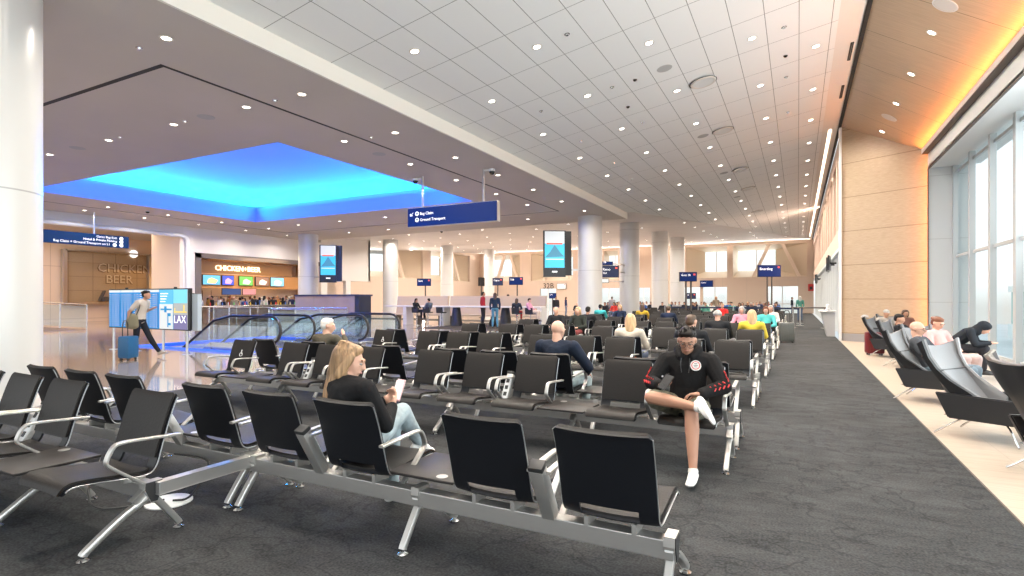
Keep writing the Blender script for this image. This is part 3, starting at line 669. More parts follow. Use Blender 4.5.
# wheelchair symbol decal
_b = nb(); cyl(_b, (.0, 0, .055), (.0, -.001, .055), .011, n=12); bar(_b, (0, 0, .045), (.004, 0, .012), .003, .012, (1, 0, 0)); bar(_b, (.002, 0, .012), (.026, 0, .01), .003, .010, (1, 0, 0)); bar(_b, (.026, 0, .012), (.034, 0, -.022), .003, .009, (1, 0, 0)); bar(_b, (.0, 0, .03), (.022, 0, .028), .003, .007, (1, 0, 0))
sweep(_b, [(.0 + .027 * math.cos(a), 0, -.005 + .027 * math.sin(a)) for a in [math.radians(d) for d in range(110, 350, 20)]], .004, n=6)
ME_DECAL = finish(_b, 'symbol', mat('white decal', (.8, .8, .8), .5))
SEATS = [.31, .97, 1.96, 2.62, 3.30, 4.32, 4.98, 5.65, 6.72]
TABS = [1.46, 3.80, 6.18]
def bench(Y, facing, label, seats=SEATS, tabs=TABS, legs=(0.0, 1.46, 2.93, 4.5, 5.65, 7.05), posts=(2.29, 5.31), u0=0.0, u1=7.05, end_arms=(True, True), xr=-.53, decal=None, full=True, skip_arm=()):
    """facing +1: sitters look away from the camera (+Y); -1: towards it. u is the distance from the aisle end."""
    t = thing('tandem_bench', label, 'airport seating', (xr, Y, 0), 0 if facing > 0 else PI, 'tandem benches in the waiting area')
    X = (lambda u: -u) if facing > 0 else (lambda u: u)
    b_ = nb(); a, c = sorted((X(u0), X(u1))); box(b_, a, c, -.150, -.065, .235, .325, .004); bm_ = obj('beam', b_, M_BEAM, t)
    for u in seats:
        s = inst('seat', ME_SHELL, t, (X(u), 0, -.017))
        inst('seat_pad', ME_CUSH, s); inst('back_pad', ME_BPAD, s); inst('edge_highlight', ME_GLINT, s); inst('edge_highlight', ME_GLINT, s, (-.481, 0, 0))
        if full: inst('mount_bracket', ME_BRK, s, (-.12, 0, 0)); inst('mount_bracket', ME_BRK, s, (.12, 0, 0))
        if decal is not None and abs(u - decal) < .01:
            d = inst('symbol', ME_DECAL, s, (0, -.202, .66)); d.rotation_euler = (math.radians(-19), 0, PI)
    arms = []
    ss = sorted(seats)
    for i, u in enumerate(ss):
        lo = ss[i - 1] if i else None
        if lo is not None and u - lo < .8: arms += [(u + lo) / 2 - .047, (u + lo) / 2 + .047]
        elif lo is not None: arms += [lo + .275] if False else [u - .285]
    if end_arms[0]: arms.append(ss[0] - .285)
    if end_arms[1]: arms.append(ss[-1] + .285)
    for u in arms:
        if any(abs(u - k) < .06 for k in skip_arm): continue
        inst('armrest', ME_ARM, t, (X(u), 0, 0))
    for u in legs:
        l = inst('leg', ME_LEG, t, (X(u), 0, 0))
        if full: inst('hub_cover', ME_HUB, l); u == legs[0] and inst('badge', ME_BADGE, l, (0 if facing > 0 else -.0565, 0, 0)); inst('glide', ME_GLIDE, l, (0, .262, 0)); inst('glide', ME_GLIDE, l, (0, -.268, 0))
    for u in tabs:
        q = inst('side_table', ME_TAB, t, (X(u), 0, 0))
        if full: inst('grommet', ME_GROM, q, (.12, 0, 0))
    for u in posts:
        q = inst('power_post', ME_POST, t, (X(u), 0, 0)); inst('post_cap', ME_PCAP, q); inst('socket_plate', ME_PLATE, q); [inst('socket', ME_SOCK, q, (0, -.49 * kk_, .87 * kk_)) for kk_ in (-.075, 0, .075)]
    return t
FACE_Y = [1.86, 5.12, 8.22, 11.42, 14.6, 17.8, 21.0, 24.2, 27.4, 30.6]
AWAY_Y = [2.75, 5.98, 9.1, 12.3, 15.5, 18.7, 21.9, 25.1, 28.3, 31.5]
ORD = ['', 'second', 'third', 'fourth', 'fifth', 'sixth', 'seventh', 'eighth', 'ninth', 'tenth']
# nearest block
f0 = bench(1.86, -1, 'empty black tandem bench facing the camera at the left, nearest of all', seats=[3.25, 4.33, 5.0, 5.66], tabs=[3.84, 6.2], legs=(2.97, 4.0, 6.2), posts=(4.69,), u0=2.965, u1=6.6)
a0 = bench(2.75, 1, 'nearest black tandem bench seen from behind, where the long haired woman sits', seats=[.285, .94, 1.90, 2.57, 3.24, 4.27, 4.92, 5.60], tabs=[1.44, 3.76], legs=(0.0, 1.46, 2.88, 2.99, 4.6), posts=(.61, 2.235, 3.74), u0=-.02, u1=6.3, end_arms=(False, True))
lk = nb(); bar(lk, (-2.93, -.78, .30), (-2.93, -.15, .30), .06, .075, bev=.004); obj('link_beam', lk, M_BEAM, a0)
# the rest, block by block
who_f = {1: ', seating the man in a black hoodie', 2: ', right behind the bald man'}
who_a = {1: ', seating the bald man in navy', 2: ', seating the blonde woman in white', 3: ', seating the woman in yellow'}
NB = 10
for k in range(1, NB):
    full = k < 4
    sf = SEATS; dec = SEATS[-1] if k in (1, 2) else None
    bench(FACE_Y[k], -1, 'black tandem bench facing the camera, %s row back%s' % (ORD[k], who_f.get(k, '')), decal=dec, full=full, posts=(2.29, 5.31) if k % 2 else (.64, 3.0, 5.31))
    bench(AWAY_Y[k], 1, 'black tandem bench seen from behind, %s row back%s' % (ORD[k], who_a.get(k, '')), full=full, posts=(.64, 2.29, 5.31))
# charging cable and white floor plate beside the nearest bench
p = on_z(169, 502); fp = nb(); lathe(fp, [(0, 0), (.15, 0), (.15, .008), (.14, .014), (0, .016)], n=28)
o = obj('floor_outlet', fp, M_WHITE, None, (p.x, p.y, 0), True); tag(o, 'round white floor outlet cover on the dark carpet beside the front bench', 'floor outlet')
cb = nb(); sweep(cb, smooth_path([(p.x + .05, p.y, .02), (p.x + .16, p.y + .05, .03), (p.x + .22, p.y + .12, .18), (p.x + .1, p.y + .25, .27), (p.x - .3, p.y + .22, .25)], 3), .008, n=6)
tag(obj('power_cable', cb, M_TIP, None, None, True), 'black power cable rising in a loop from the round floor outlet', 'cable')
cb = nb(); sweep(cb, smooth_path([(p.x - .02, p.y - .02, .02), (p.x - .12, p.y - .22, .012), (p.x - .3, p.y - .35, .012), (p.x - .5, p.y - .28, .10), (p.x - .7, p.y - .1, .24)], 3), .007, n=6)
tag(obj('power_cable', cb, M_TIP, None, None, True), 'black power cable lying on the carpet under the end seat', 'cable')

# ---------------------------------------------------------------- wing lounge chairs by the window
M_LEATH = mat('black lounge leather', (.022, .022, .023), .38, spec=.5, bump=(40, .1))
M_LIN = mat('grey lounge leather', (.17, .17, .175), .36, spec=.5, bump=(40, .1))
def wing_mesh():
    """chair faces +Y in its own space; origin on the floor under the seat"""
    parts = {}
    # section rows from the seat to the top: (y of spine, z, half width, wing forward)
    rows = [(-.20, .30, .30, .30), (-.24, .40, .31, .34), (-.30, .52, .33, .27), (-.36, .66, .35, .17), (-.43, .80, .36, .12), (-.49, .94, .385, .11), (-.55, 1.08, .42, .12)]
    def shell(bm, inset, th):
        U = [-1, -.93, -.75, -.45, 0, .45, .75, .93, 1]; A = []; B = []
        for j, (y, z, hw, wf) in enumerate(rows):
            ra, rb = [], []
            for u in U:
                x = hw * math.copysign(min(1, abs(u) * 1.18), u) if abs(u) < .8 else hw * u * 1.0
                f = max(0, (abs(u) - .55) / .45) ** 1.3 * wf
                zz = z + (0.075 * (abs(u) ** 2) if j == len(rows) - 1 else 0) + f * .25
                q = Vector((x, y + f, zz)); dirn = Vector((-math.copysign(max(0, abs(u) - .6) / .4, u), 1 - max(0, abs(u) - .6) / .5, .25)).normalized()
                ra.append(bm.verts.new(q + dirn * inset)); rb.append(bm.verts.new(q + dirn * (inset + th)))
            A.append(ra); B.append(rb)
        m_ = len(U)
        for j in range(len(rows) - 1):
            for k in range(m_ - 1):
                bm.faces.new((A[j][k], A[j][k + 1], A[j + 1][k + 1], A[j + 1][k])); bm.faces.new((B[j][k], B[j + 1][k], B[j + 1][k + 1], B[j][k + 1]))
        for j in range(len(rows) - 1):
            for k in (0, m_ - 1): bm.faces.new((A[j][k], A[j + 1][k], B[j + 1][k], B[j][k]))
        for k in range(m_ - 1):
            for j in (0, len(rows) - 1): bm.faces.new((A[j][k], B[j][k], B[j][k + 1], A[j][k + 1]))
    b_ = nb(); shell(b_, 0, .035)
    bmesh.ops.subdivide_edges(b_, edges=[e for e in b_.edges if e.calc_length() > .12], cuts=1, use_grid_fill=True)
    parts['backrest'] = finish(b_, 'backrest', M_LEATH, True)
    b_ = nb(); shell(b_, .036, .03); parts['back_cushion'] = finish(b_, 'back_cushion', M_LIN, True)
    b_ = nb(); sweep(b_, smooth_path([(-.33, -.255, .82), (-.22, -.345, .80), (0, -.362, .795), (.22, -.345, .80), (.33, -.255, .82)], 2), .006, n=6); parts['seam'] = finish(b_, 'cushion_seam', M_LEATH, True)
    for sx, nm in ((-1, 'side_l'), (1, 'side_r')):
        b_ = nb(); A = []; 
        pts = [(-.33, .54), (-.20, .235), (.40, .25), (.50, .54)]
        x0, x1 = sx * .30, sx * .36
        prism(b_, pts, 0, min(x0, x1), max(x0, x1)); bmesh.ops.bevel(b_, geom=list(b_.edges), offset=.012, segments=2, affect='EDGES'); parts[nm] = finish(b_, 'side_panel', M_LEATH, True)
    b_ = nb(); prism(b_, [(-.26, .26), (.42, .30), (.44, .35), (-.2, .30)], 0, -.31, .31); parts['seat_base'] = finish(b_, 'seat_base', M_LEATH)
    b_ = nb(); prism(b_, [(-.26, .32), (-.2, .40), (.40, .46), (.45, .42), (.43, .352), (-.2, .305)], 0, -.295, .295); bmesh.ops.bevel(b_, geom=list(b_.edges), offset=.02, segments=3, affect='EDGES'); parts['seat_cushion'] = finish(b_, 'seat_cushion', M_LIN, True)
    b_ = nb()
    for sx in (-1, 1):
        sweep(b_, smooth_path([(sx * .30, -.36, .012), (sx * .27, -.32, .05), (sx * .20, -.14, .22), (sx * .2, -.05, .245), (sx * .2, .2, .27), (sx * .21, .30, .22), (sx * .30, .40, .04), (sx * .33, .43, .012)], 2), .011, n=8)
    sweep(b_, [(-.2, .0, .25), (.2, .0, .25)], .011, n=8)
    parts['leg_frame'] = finish(b_, 'leg_frame', M_CHROME, True)
    return parts
WING = wing_mesh()
def wing_chair(x, y, rot, label, s=.93):
    t = thing('wing_chair', label, 'lounge chair', (x, y, 0), rot, 'wing chairs along the window'); t.scale = (s, s, s * .91)
    b_ = inst('backrest', WING['backrest'], t); inst('back_cushion', WING['back_cushion'], b_); inst('cushion_seam', WING['seam'], b_)
    inst('side_panel', WING['side_l'], t); inst('side_panel', WING['side_r'], t)
    s_ = inst('seat_base', WING['seat_base'], t); inst('seat_cushion', WING['seat_cushion'], s_); inst('leg_frame', WING['leg_frame'], t)
    return t
# facing the window (+X), turned a little to the camera
WR = -PI / 2 - .62
WC = [(1.98, 5.95, -PI / 2 + .25, 'dark wing chair nearest the camera, cut by the right edge of the photo'), (1.74, 7.42, WR, 'empty grey and black wing chair, second from the camera, by the window'),
      (1.65, 9.75, WR + .2, 'wing chair with the bald man in a dark T-shirt'), (2.15, 11.75, WR - .2, 'grey wing chair with the red haired woman'), (2.05, 14.3, WR + .2, 'wing chair behind the bald man, with a dark haired person'),
      (2.0, 16.6, WR + .2, 'wing chair farther back beside the maple wall, with a hat on its top'), (2.55, 19.3, WR - .6, 'wing chair facing the camera with a couple, before the maple wall')]
for x, y, r, lb in WC: wing_chair(x, y, r, lb)
# ---------------------------------------------------------------- people
_t = bmesh.new(); bmesh.ops.create_icosphere(_t, subdivisions=2, radius=1); ICO = [v.co.copy() for v in _t.verts]; _t.free()
def hull(bm, balls):
    """convex hull of ellipsoids: (centre, radius or (rx, ry, rz), optional 3x3 matrix)"""
    vs = []
    for bl in balls:
        c, r = Vector(bl[0]), bl[1]
        r = (r, r, r) if isinstance(r, (int, float)) else r
        M = bl[2] if len(bl) > 2 else None
        for p in ICO:
            q = Vector((p.x * r[0], p.y * r[1], p.z * r[2])); vs.append(bm.verts.new(c + (M @ q if M is not None else q)))
    bmesh.ops.convex_hull(bm, input=vs, use_existing_faces=False)
    bmesh.ops.delete(bm, geom=[v for v in vs if v.is_valid and not v.link_faces], context='VERTS')
    return bm
def skin(name, groups, vox, m, smooth=4):
    """groups of hulls fused to one continuous surface"""
    bm = nb()
    for g in groups:
        t = nb(); hull(t, g)
        bmesh.ops.recalc_face_normals(t, faces=t.faces)
        me = bpy.data.meshes.new('t'); t.to_mesh(me); t.free(); bm.from_mesh(me); bpy.data.meshes.remove(me)
    me = bpy.data.meshes.new(name); bm.to_mesh(me); bm.free()
    o = bpy.data.objects.new(name, me); COL.objects.link(o)
    r = o.modifiers.new('r', 'REMESH'); r.mode = 'VOXEL'; r.voxel_size = vox; r.adaptivity = 0
    s = o.modifiers.new('s', 'SMOOTH'); s.iterations = smooth; s.factor = .5
    dg = bpy.context.evaluated_depsgraph_get()
    out = bpy.data.meshes.new_from_object(o.evaluated_get(dg)); out.name = name
    bpy.data.objects.remove(o); bpy.data.meshes.remove(me)
    out.materials.clear(); out.materials.append(m)
    for p in out.polygons: p.use_smooth = True
    return out
def hand_groups(wr, d, n, side, curl=.5, s=1.0, spread=.35):
    """wrist, finger direction, palm normal (the palm faces n); side=+1 if the thumb lies towards n x d"""
    d = Vector(d).normalized(); n = Vector(n); n = (n - d * n.dot(d)).normalized(); t = n.cross(d).normalized() * side; W = Vector(wr)
    G = [[(W, .024 * s), (W + d * .035 * s + t * .018 * s, .020 * s), (W + d * .035 * s - t * .018 * s, .018 * s)],
         [(W + d * .03 * s + t * .022 * s, .016 * s), (W + d * .03 * s - t * .022 * s, .014 * s), (W + d * .082 * s + t * .030 * s, .0125 * s), (W + d * .078 * s - t * .030 * s, .0115 * s)]]
    for k, (off, ln) in enumerate(((.030, .070), (.010, .080), (-.010, .074), (-.029, .058))):
        b0 = W + d * .082 * s + t * off * s; dd = (d + t * (off * spread * 6)).normalized(); prev = b0; a = curl * .55
        for j, f in enumerate((.42, .32, .26)):
            dirn = dd * math.cos(a) + n * math.sin(a); nx_ = prev + dirn * ln * f * s
            G.append([(prev, (.0100 - .0008 * j) * s), (nx_, (.0092 - .0010 * j) * s)]); prev = nx_; a += curl * .75
    b0 = W + d * .03 * s + t * .026 * s; p1 = b0 + (d * .5 + t * .75 + n * .35).normalized() * .035 * s; p2 = p1 + (d * .85 + t * .25 + n * (.3 + curl * .5)).normalized() * .03 * s; p3 = p2 + (d * .8 + n * (.2 + curl * .6)).normalized() * .024 * s
    G += [[(b0, .014 * s), (p1, .0115 * s)], [(p1, .0115 * s), (p2, .010 * s)], [(p2, .010 * s), (p3, .0085 * s)]]
    return G
def head_frame(c, yaw=0, pitch=0, roll=0):
    """head looks along +Y turned by yaw (left +), pitch (down +)"""
    return Vector(c), (Matrix.Rotation(yaw, 3, 'Z') @ Matrix.Rotation(-pitch, 3, 'X') @ Matrix.Rotation(roll, 3, 'Y'))
def SEATED(lean=0.0, dx=0):
    return dict(pelvis=(0, .0, .50), waist=(0, -.05, .66), chest=(0, -.10 + lean, .82), neck=(0, -.085 + lean * 1.2, .965), head=(0, -.045 + lean * 1.5, 1.085),
                shoulder=[(-.185, -.10 + lean, .895), (.185, -.10 + lean, .895)], elbow=[(-.255, .02 + lean, .655), (.255, .02 + lean, .655)], wrist=[(-.10, .22 + lean, .63), (.10, .22 + lean, .63)],
                hip=[(-.09, .02, .49), (.09, .02, .49)], knee=[(-.12, .44, .505), (.12, .44, .505)], ankle=[(-.12, .42, .09), (.12, .42, .09)], yaw=0, pitch=.2)
def STANDING():
    return dict(pelvis=(0, 0, .95), waist=(0, 0, 1.10), chest=(0, -.01, 1.28), neck=(0, -.01, 1.47), head=(0, .02, 1.60), shoulder=[(-.18, -.01, 1.40), (.18, -.01, 1.40)],
                elbow=[(-.23, -.03, 1.13), (.23, -.03, 1.13)], wrist=[(-.22, .05, .90), (.22, .05, .90)], hip=[(-.09, 0, .92), (.09, 0, .92)], knee=[(-.10, .02, .50), (.10, .02, .50)], ankle=[(-.11, -.02, .08), (.11, -.02, .08)], yaw=0, pitch=0)
def person_meshes(P, vox=.012, sleeves=True, legs='long', bulk=1.0, hands=None, hair='short', skinm=None, topm=None, botm=None, hairm=None, shoem=None, hood=False, face=False, female=False, toes=None, apron=False, neckline=0, cloth=.012):
    """returns a dict of meshes (body, top, trousers, hair, shoes ...) for pose P"""
    V = lambda k, i=None: Vector(P[k] if i is None else P[k][i])
    hc, R = head_frame(P['head'], P.get('yaw', 0), P.get('pitch', 0), P.get('roll', 0))
    H = lambda x, y, z: hc + R @ Vector((x, y, z))
    out = {}; B = bulk
    # body
    G = [[(H(0, -.018, .025), (.074, .092, .088), R), (H(0, .02, -.01), (.064, .07, .075), R)],
         [(H(0, .022, -.01), (.062, .068, .07), R), (H(0, .045, -.075), (.034, .036, .03), R), (H(0, .01, -.06), (.052, .05, .04), R)],
         [(H(0, .092, .01), (.008, .008, .008), R), (H(0, .103, -.022), (.013, .013, .01), R), (H(0, .075, -.02), (.018, .012, .018), R)],
         [(H(-.03, .082, .028), (.022, .012, .009), R), (H(.03, .082, .028), (.022, .012, .009), R)],
         [(H(-.02, .083, -.052), (.008, .01, .007), R), (H(.02, .083, -.052), (.008, .01, .007), R)],
         [(H(-.077, -.008, -.005), (.008, .018, .028), R)], [(H(.077, -.008, -.005), (.008, .018, .028), R)],
         [(V('neck') - Vector((0, .0, .03)), .058 if not female else .048), (H(0, -.02, -.06), .052 if not female else .045)]]
    sh = [V('shoulder', 0), V('shoulder', 1)]; nk, ch, wa, pe = V('neck'), V('chest'), V('waist'), V('pelvis')
    lat = (sh[1] - sh[0]).normalized(); up = (nk - ch).normalized(); fw = up.cross(lat) * -1
    if fw.y < 0 and abs(lat.y) < .9: fw = -fw
    T = Matrix((lat, fw, up)).transposed()
    def torso(e, k=1.0):
        cw = (.135 if not female else .12) * B * k; cd = (.105 if not female else .095) * B * k
        return [[(ch, (cw + e, cd + e, .13 + e), T), (wa, (.125 * B * k + e, .10 * B * k + e, .09), T)],
                [(wa, (.125 * B * k + e, .10 * B * k + e, .09), T), (pe, (.15 * B + e, .12 * B + e, .10), None)] if False else [(wa, (.125 * B * k + e, .10 * B * k + e, .09)), (pe, (.15 * B + e, .12 * B + e, .10 + e))],
                [(sh[0] * .86 + sh[1] * .14, .062 + e), (sh[1] * .86 + sh[0] * .14, .062 + e), (ch + up * .02, (cw * .95 + e, cd * .95 + e, .10), T), (nk - up * .045, .055 + e)]]
    G += torso(0, .93)
    for i in (0, 1):
        G.append([(sh[i], .050 * B), (V('elbow', i), .038 * B)]); G.append([(V('elbow', i), .038 * B), (V('wrist', i), .025)])
        G.append([(V('hip', i), .078 * B), (V('knee', i), .053 * B)]); k, a = V('knee', i), V('ankle', i)
        cal = k.lerp(a, .3); back = Vector((0, -1, 0)); ax = (a - k).normalized(); back = (back - ax * back.dot(ax)); back = back.normalized() * .012 if back.length > .05 else Vector()
        G.append([(k, .051 * B), (cal + back, .054 * B)]); G.append([(cal + back, .054 * B), (a, .031)])
    for i, hd in enumerate(hands or []):
        if hd: G += hand_groups(V('wrist', i), *hd)
    if not hands:
        for i in (0, 1):
            w_, e_ = V('wrist', i), V('elbow', i); d = (w_ - e_).normalized(); G += [[(w_, .024), (w_ + d * .07, (.030, .030, .02)), (w_ + d * .12, .014)]] if vox > .011 else hand_groups(w_, d, (0, 0, -1), 1 if i else -1)
    out['body'] = skin('body', G, vox, skinm, 3)
    # top
    e = cloth; G = torso(e)
    for i in (0, 1):
        G.append([(sh[i], .062 * B + e * .6), (V('elbow', i), .047 * B + e * .6)])
        if sleeves is True: G.append([(V('elbow', i), .047 * B + e * .6), (V('elbow', i).lerp(V('wrist', i), .93), .032 + e * .7)])
        elif sleeves == 'short': G[-1] = [(sh[i], .062 * B + e * .6), (sh[i].lerp(V('elbow', i), .62), .056 * B + e * .6)]
        elif sleeves == 'none': G[-1] = [(sh[i], .058 * B + e * .2), (sh[i].lerp(V('elbow', i), .12), .055 * B)]
    if hood:
        G.append([(nk + Vector((-.08, -.05, .035)), .042), (nk + Vector((.08, -.05, .035)), .042), (nk + Vector((0, -.10, .03)), .05)])
        G.append([(nk + Vector((-.09, -.03, .03)), .036), (nk + Vector((-.05, .07, -.03)), .028)]); G.append([(nk + Vector((.09, -.03, .03)), .036), (nk + Vector((.05, .07, -.03)), .028)])
    out['top'] = skin('top', G, vox, topm, 3)
    # trousers
    G = [[(pe, (.155 * B + e, .125 * B + e, .10)), (V('hip', 0), .088 * B), (V('hip', 1), .088 * B)]]
    for i in (0, 1):
        h_, k, a = V('hip', i), V('knee', i), V('ankle', i)
        if legs == 'short': G.append([(h_, .095 * B), (h_.lerp(k, .80), .084 * B)])
        else: G.append([(h_, .088 * B), (k, .066 * B)]); bk = Vector((0, -.012, 0)); G.append([(k, .067 * B), (k.lerp(a, .35) + bk, .066 * B)]); G.append([(k.lerp(a, .35) + bk, .066 * B), (k.lerp(a, .93), .049)])
    out['trousers'] = skin('trousers', G, vox, botm, 3)
    # shoes
    out['shoes'] = []
    for i in (0, 1):
        a = V('ankle', i); td = Vector((toes[i] if toes and toes[i] else (0, 1, 0))).normalized()
        k = V('knee', i); ax = (a - k).normalized(); dn = (ax - td * ax.dot(td)); dn = dn.normalized() if dn.length > .1 else Vector((0, 0, -1)); sd = td.cross(dn); M = Matrix((sd, td, dn * -1)).transposed()
        G = [[(a + dn * .045 - td * .035, (.034, .045, .03), M), (a + dn * .05 + td * .09, (.042, .05, .024), M), (a + dn * .052 + td * .145, (.038, .04, .018), M)], [(a + dn * .01 - td * .02, (.038, .045, .03), M), (a + dn * .03 + td * .08, (.034, .04, .022), M)]]
        out['shoes'].append(skin('shoe', G, max(vox * .8, .006), shoem, 2))
    # hair
    if hair != 'bald':
        G = [[(H(0, -.032, .045), (.081, .090, .076), R), (H(0, .02, .088), (.06, .045, .030), R)], [(H(0, -.05, .0), (.078, .065, .07), R), (H(0, -.055, -.04), (.055, .042, .03), R)]]
        if hair == 'quiff': G.append([(H(-.03, .06, .10), (.03, .03, .025), R), (H(.035, .05, .10), (.03, .03, .02), R), (H(0, .0, .115), (.05, .05, .02), R)])
        if hair == 'fringe': G = [[(H(0, -.045, .03), (.080, .070, .07), R)], [(H(-.075, -.02, .0), (.01, .04, .03), R), (H(-.06, -.06, .02), (.03, .04, .04), R)], [(H(.075, -.02, .0), (.01, .04, .03), R), (H(.06, -.06, .02), (.03, .04, .04), R)]]
        if hair in ('long', 'verylong'):
            b_ = R @ Vector((0, -1, 0)); L_ = .17 if hair == 'long' else .30
            base = H(0, -.07, -.02); L_ = .31 if hair == 'verylong' else .17; low = Vector((base.x, base.y, base.z - L_)) + Vector((0, -.03, 0))
            G += [[(H(0, -.055, .03), (.082, .07, .075), R), (base - Vector((0, 0, .08)), (.092, .052, .05))], [(base - Vector((0, 0, .08)), (.092, .05, .05)), (low, (.085, .035, .04))],
                  [(H(-.072, .01, .03), (.02, .035, .04), R), (H(-.078, -.01, -.08), (.02, .03, .04), R)], [(H(.072, .0, .03), (.02, .035, .04), R), (H(.078, -.03, -.08), (.02, .03, .04), R)]]
        if hair == 'bun': G.append([(H(0, -.12, .04), .035)])
        if hair == 'hood': G = [[(H(0, -.03, .03), (.10, .11, .105), R), (H(0, .03, .06), (.08, .05, .06), R)], [(H(0, -.06, -.04), (.095, .08, .09), R), (V('neck') + Vector((0, -.03, -.02)), .10)]]
        if hair == 'cap': G = [[(H(0, -.02, .05), (.083, .095, .075), R), (H(0, .02, .085), (.06, .055, .03), R)], [(H(0, .05, .055), (.06, .04, .008), R), (H(0, .13, .04), (.05, .03, .006), R)]]
        out['hair'] = skin('hair', G, vox if vox > .007 else .006, hairm, 2)
    out['H'] = H; out['R'] = R
    return out
def ring(bm, c, R, r, w_=.002, n=18, sy=.85):
    sweep(bm, [c + R @ Vector((r * math.cos(2 * PI * k / n), 0, sy * r * math.sin(2 * PI * k / n))) for k in range(n)], w_, n=5, closed=True)
def add_face(t, H, R, glasses=False, parent=None, brow=(.03, .018, .012)):
    for sx in (-1, 1):
        b_ = nb(); hull(b_, [(H(sx * .030, .074, .008), (.0125, .010, .0075), R)]); e = obj('eye', b_, mat('eye white', (.42, .39, .36), .25), t, None, True)
        b_ = nb(); hull(b_, [(H(sx * .030, .0835, .005), (.0048, .003, .0048), R)]); obj('iris', b_, mat('iris', (.03, .018, .01), .2), e, None, True)
        b_ = nb(); bar(b_, H(sx * .014, .0905, .030), H(sx * .048, .078, .032), .008, .007, R @ Vector((0, 0, 1)), .002); obj('eyebrow', b_, mat('brow%s' % (brow,), brow, .7), t, None, True)
    b_ = nb(); hull(b_, [(H(-.018, .088, -.051), (.006, .005, .0035), R), (H(.018, .088, -.051), (.006, .005, .0035), R), (H(0, .093, -.051), (.008, .005, .005), R)]); obj('mouth', b_, mat('lips', (.36, .15, .12), .5), t, None, True)
    if glasses:
        b_ = nb(); ring(b_, H(-.033, .105, .006), R, .025); ring(b_, H(.033, .105, .006), R, .025); sweep(b_, [H(-.009, .107, .008), H(0, .109, .011), H(.009, .107, .008)], .002, n=5)
        for sx in (-1, 1): sweep(b_, [H(sx * .057, .104, .010), H(sx * .079, .05, .010), H(sx * .08, -.01, .004)], .002, n=5)
        obj('eyeglasses', b_, mat('black glasses', (.01, .01, .01), .3), t, None, True)
SK = {'light': mat('light skin', (.62, .36, .26), .5, spec=.35), 'tan': mat('tan skin', (.42, .22, .145), .48, spec=.35), 'mid': mat('olive skin', (.47, .26, .175), .5, spec=.35), 'dark': mat('dark skin', (.12, .06, .04), .45, spec=.4)}
HR = {'black': mat('black hair', (.010, .008, .007), .6, spec=.25), 'brown': mat('brown hair', (.07, .038, .02), .5), 'blonde': mat('blonde hair', (.30, .18, .09), .5, noise=(55, .6, (1, 1, .06))), 'grey': mat('grey hair', (.42, .41, .39), .6), 'white': mat('white hair', (.66, .64, .60), .6), 'red': mat('auburn hair', (.16, .05, .02), .5), 'fair': mat('fair hair', (.52, .34, .18), .5, noise=(26, .35, (1, 1, .12)))}
def cloth_m(c, nm=None): return mat(nm or 'cloth %.2f %.2f %.2f' % c, c, .85, spec=.15, bump=(30, .35))
def put_person(label, loc, rot, D, group=None, extras=True, name='person'):
    t = thing(name, label, 'person', loc, rot, group)
    for k in ('body', 'top', 'trousers', 'hair'):
        if k in D: obj({'top': 'shirt'}.get(k, k), D[k], None, t)
    for s_ in D['shoes']: obj('shoe', s_, None, t)
    return t
def phone(bm, c, d, n, s=1.0):
    d = Vector(d).normalized(); n = Vector(n).normalized(); sd = d.cross(n).normalized(); obox(bm, c, sd, d, n, .072 * s, .15 * s, .009, .003)

# 1 woman with long hair on the nearest bench, seen from behind and turned to the right
P = SEATED(); P.update(pelvis=(0, .03, .50), waist=(0, -.03, .66), chest=(.0, -.08, .82), neck=(-.01, -.06, .95), head=(-.03, -.01, 1.045), yaw=-.95, pitch=.30,
    shoulder=[(-.16, -.03, .885), (.17, -.08, .89)], elbow=[(-.19, .12, .68), (.235, .03, .65)], wrist=[(.04, .25, .75), (.13, .22, .73)],
    knee=[(-.05, .44, .52), (.03, .45, .645)], ankle=[(-.02, .40, .09), (.0, .70, .36)])
D = person_meshes(P, .008, True, 'long', .95, [((.55, .35, .55), (0, -.6, .5), -1, .8, .9), ((-.25, .5, .7), (-.3, -.5, .4), 1, .8, .9)], 'verylong', SK['light'], cloth_m((.012, .012, .013), 'black knit'), mat('washed denim', (.32, .385, .41), .85, noise=(7, .35), bump=(22, .5)), HR['blonde'], mat('white sneaker', (.75, .74, .71), .6), female=True, toes=[(0, 1, 0), (.1, 1, -.25)])
t = put_person('woman with long blonde hair in black top and pale jeans using a phone', (-2.55, 2.69, 0), 0, D)
add_face(t, D['H'], D['R'], brow=(.2, .12, .06))
H = D['H']; b_ = nb()
for k in range(26):     # strands running down the back of the head
    a = PI * (1.02 + .96 * k / 25); x, y = math.cos(a), math.sin(a)
    tp = H(x * .05, -.03 + y * .06, .115); md = H(x * .086, -.025 + y * .088, .02); base = H(0, -.07, -.02)
    lo = Vector((base.x + x * .098, base.y - .012 + y * .045 * .9, base.z - .12)); lw = Vector((base.x + x * .088 + .006 * math.sin(k * 7), lo.y - .025, base.z - .33 - .03 * ((k * 5) % 3)))
    sweep(b_, smooth_path([tp, md, lo, lw], 2), .0085, n=5)
obj('hair_strand', b_, HR['blonde'], t, None, True)['kind'] = 'stuff'
b_ = nb(); phone(b_, (-2.55 + .12, 2.69 + .30, .825), (.1, .35, 1), (-.1, -1, .4)); o = obj('mobile_phone', b_, mat('pale pink phone case', (.75, .50, .52), .35), None, None, True); tag(o, 'smartphone in a pale case held by the long haired woman', 'phone')
b_ = nb(); obox(b_, (-2.55 + .119, 2.69 + .294, .827), Vector((1, -.03, .0)).normalized(), Vector((.05, .33, .94)).normalized(), Vector((-.05, -.94, .33)).normalized(), .062, .13, .006); obj('screen', b_, mat('phone screen light', (.8, .75, .75), .2, emit=(.9, .75, .75), estr=.7), o)

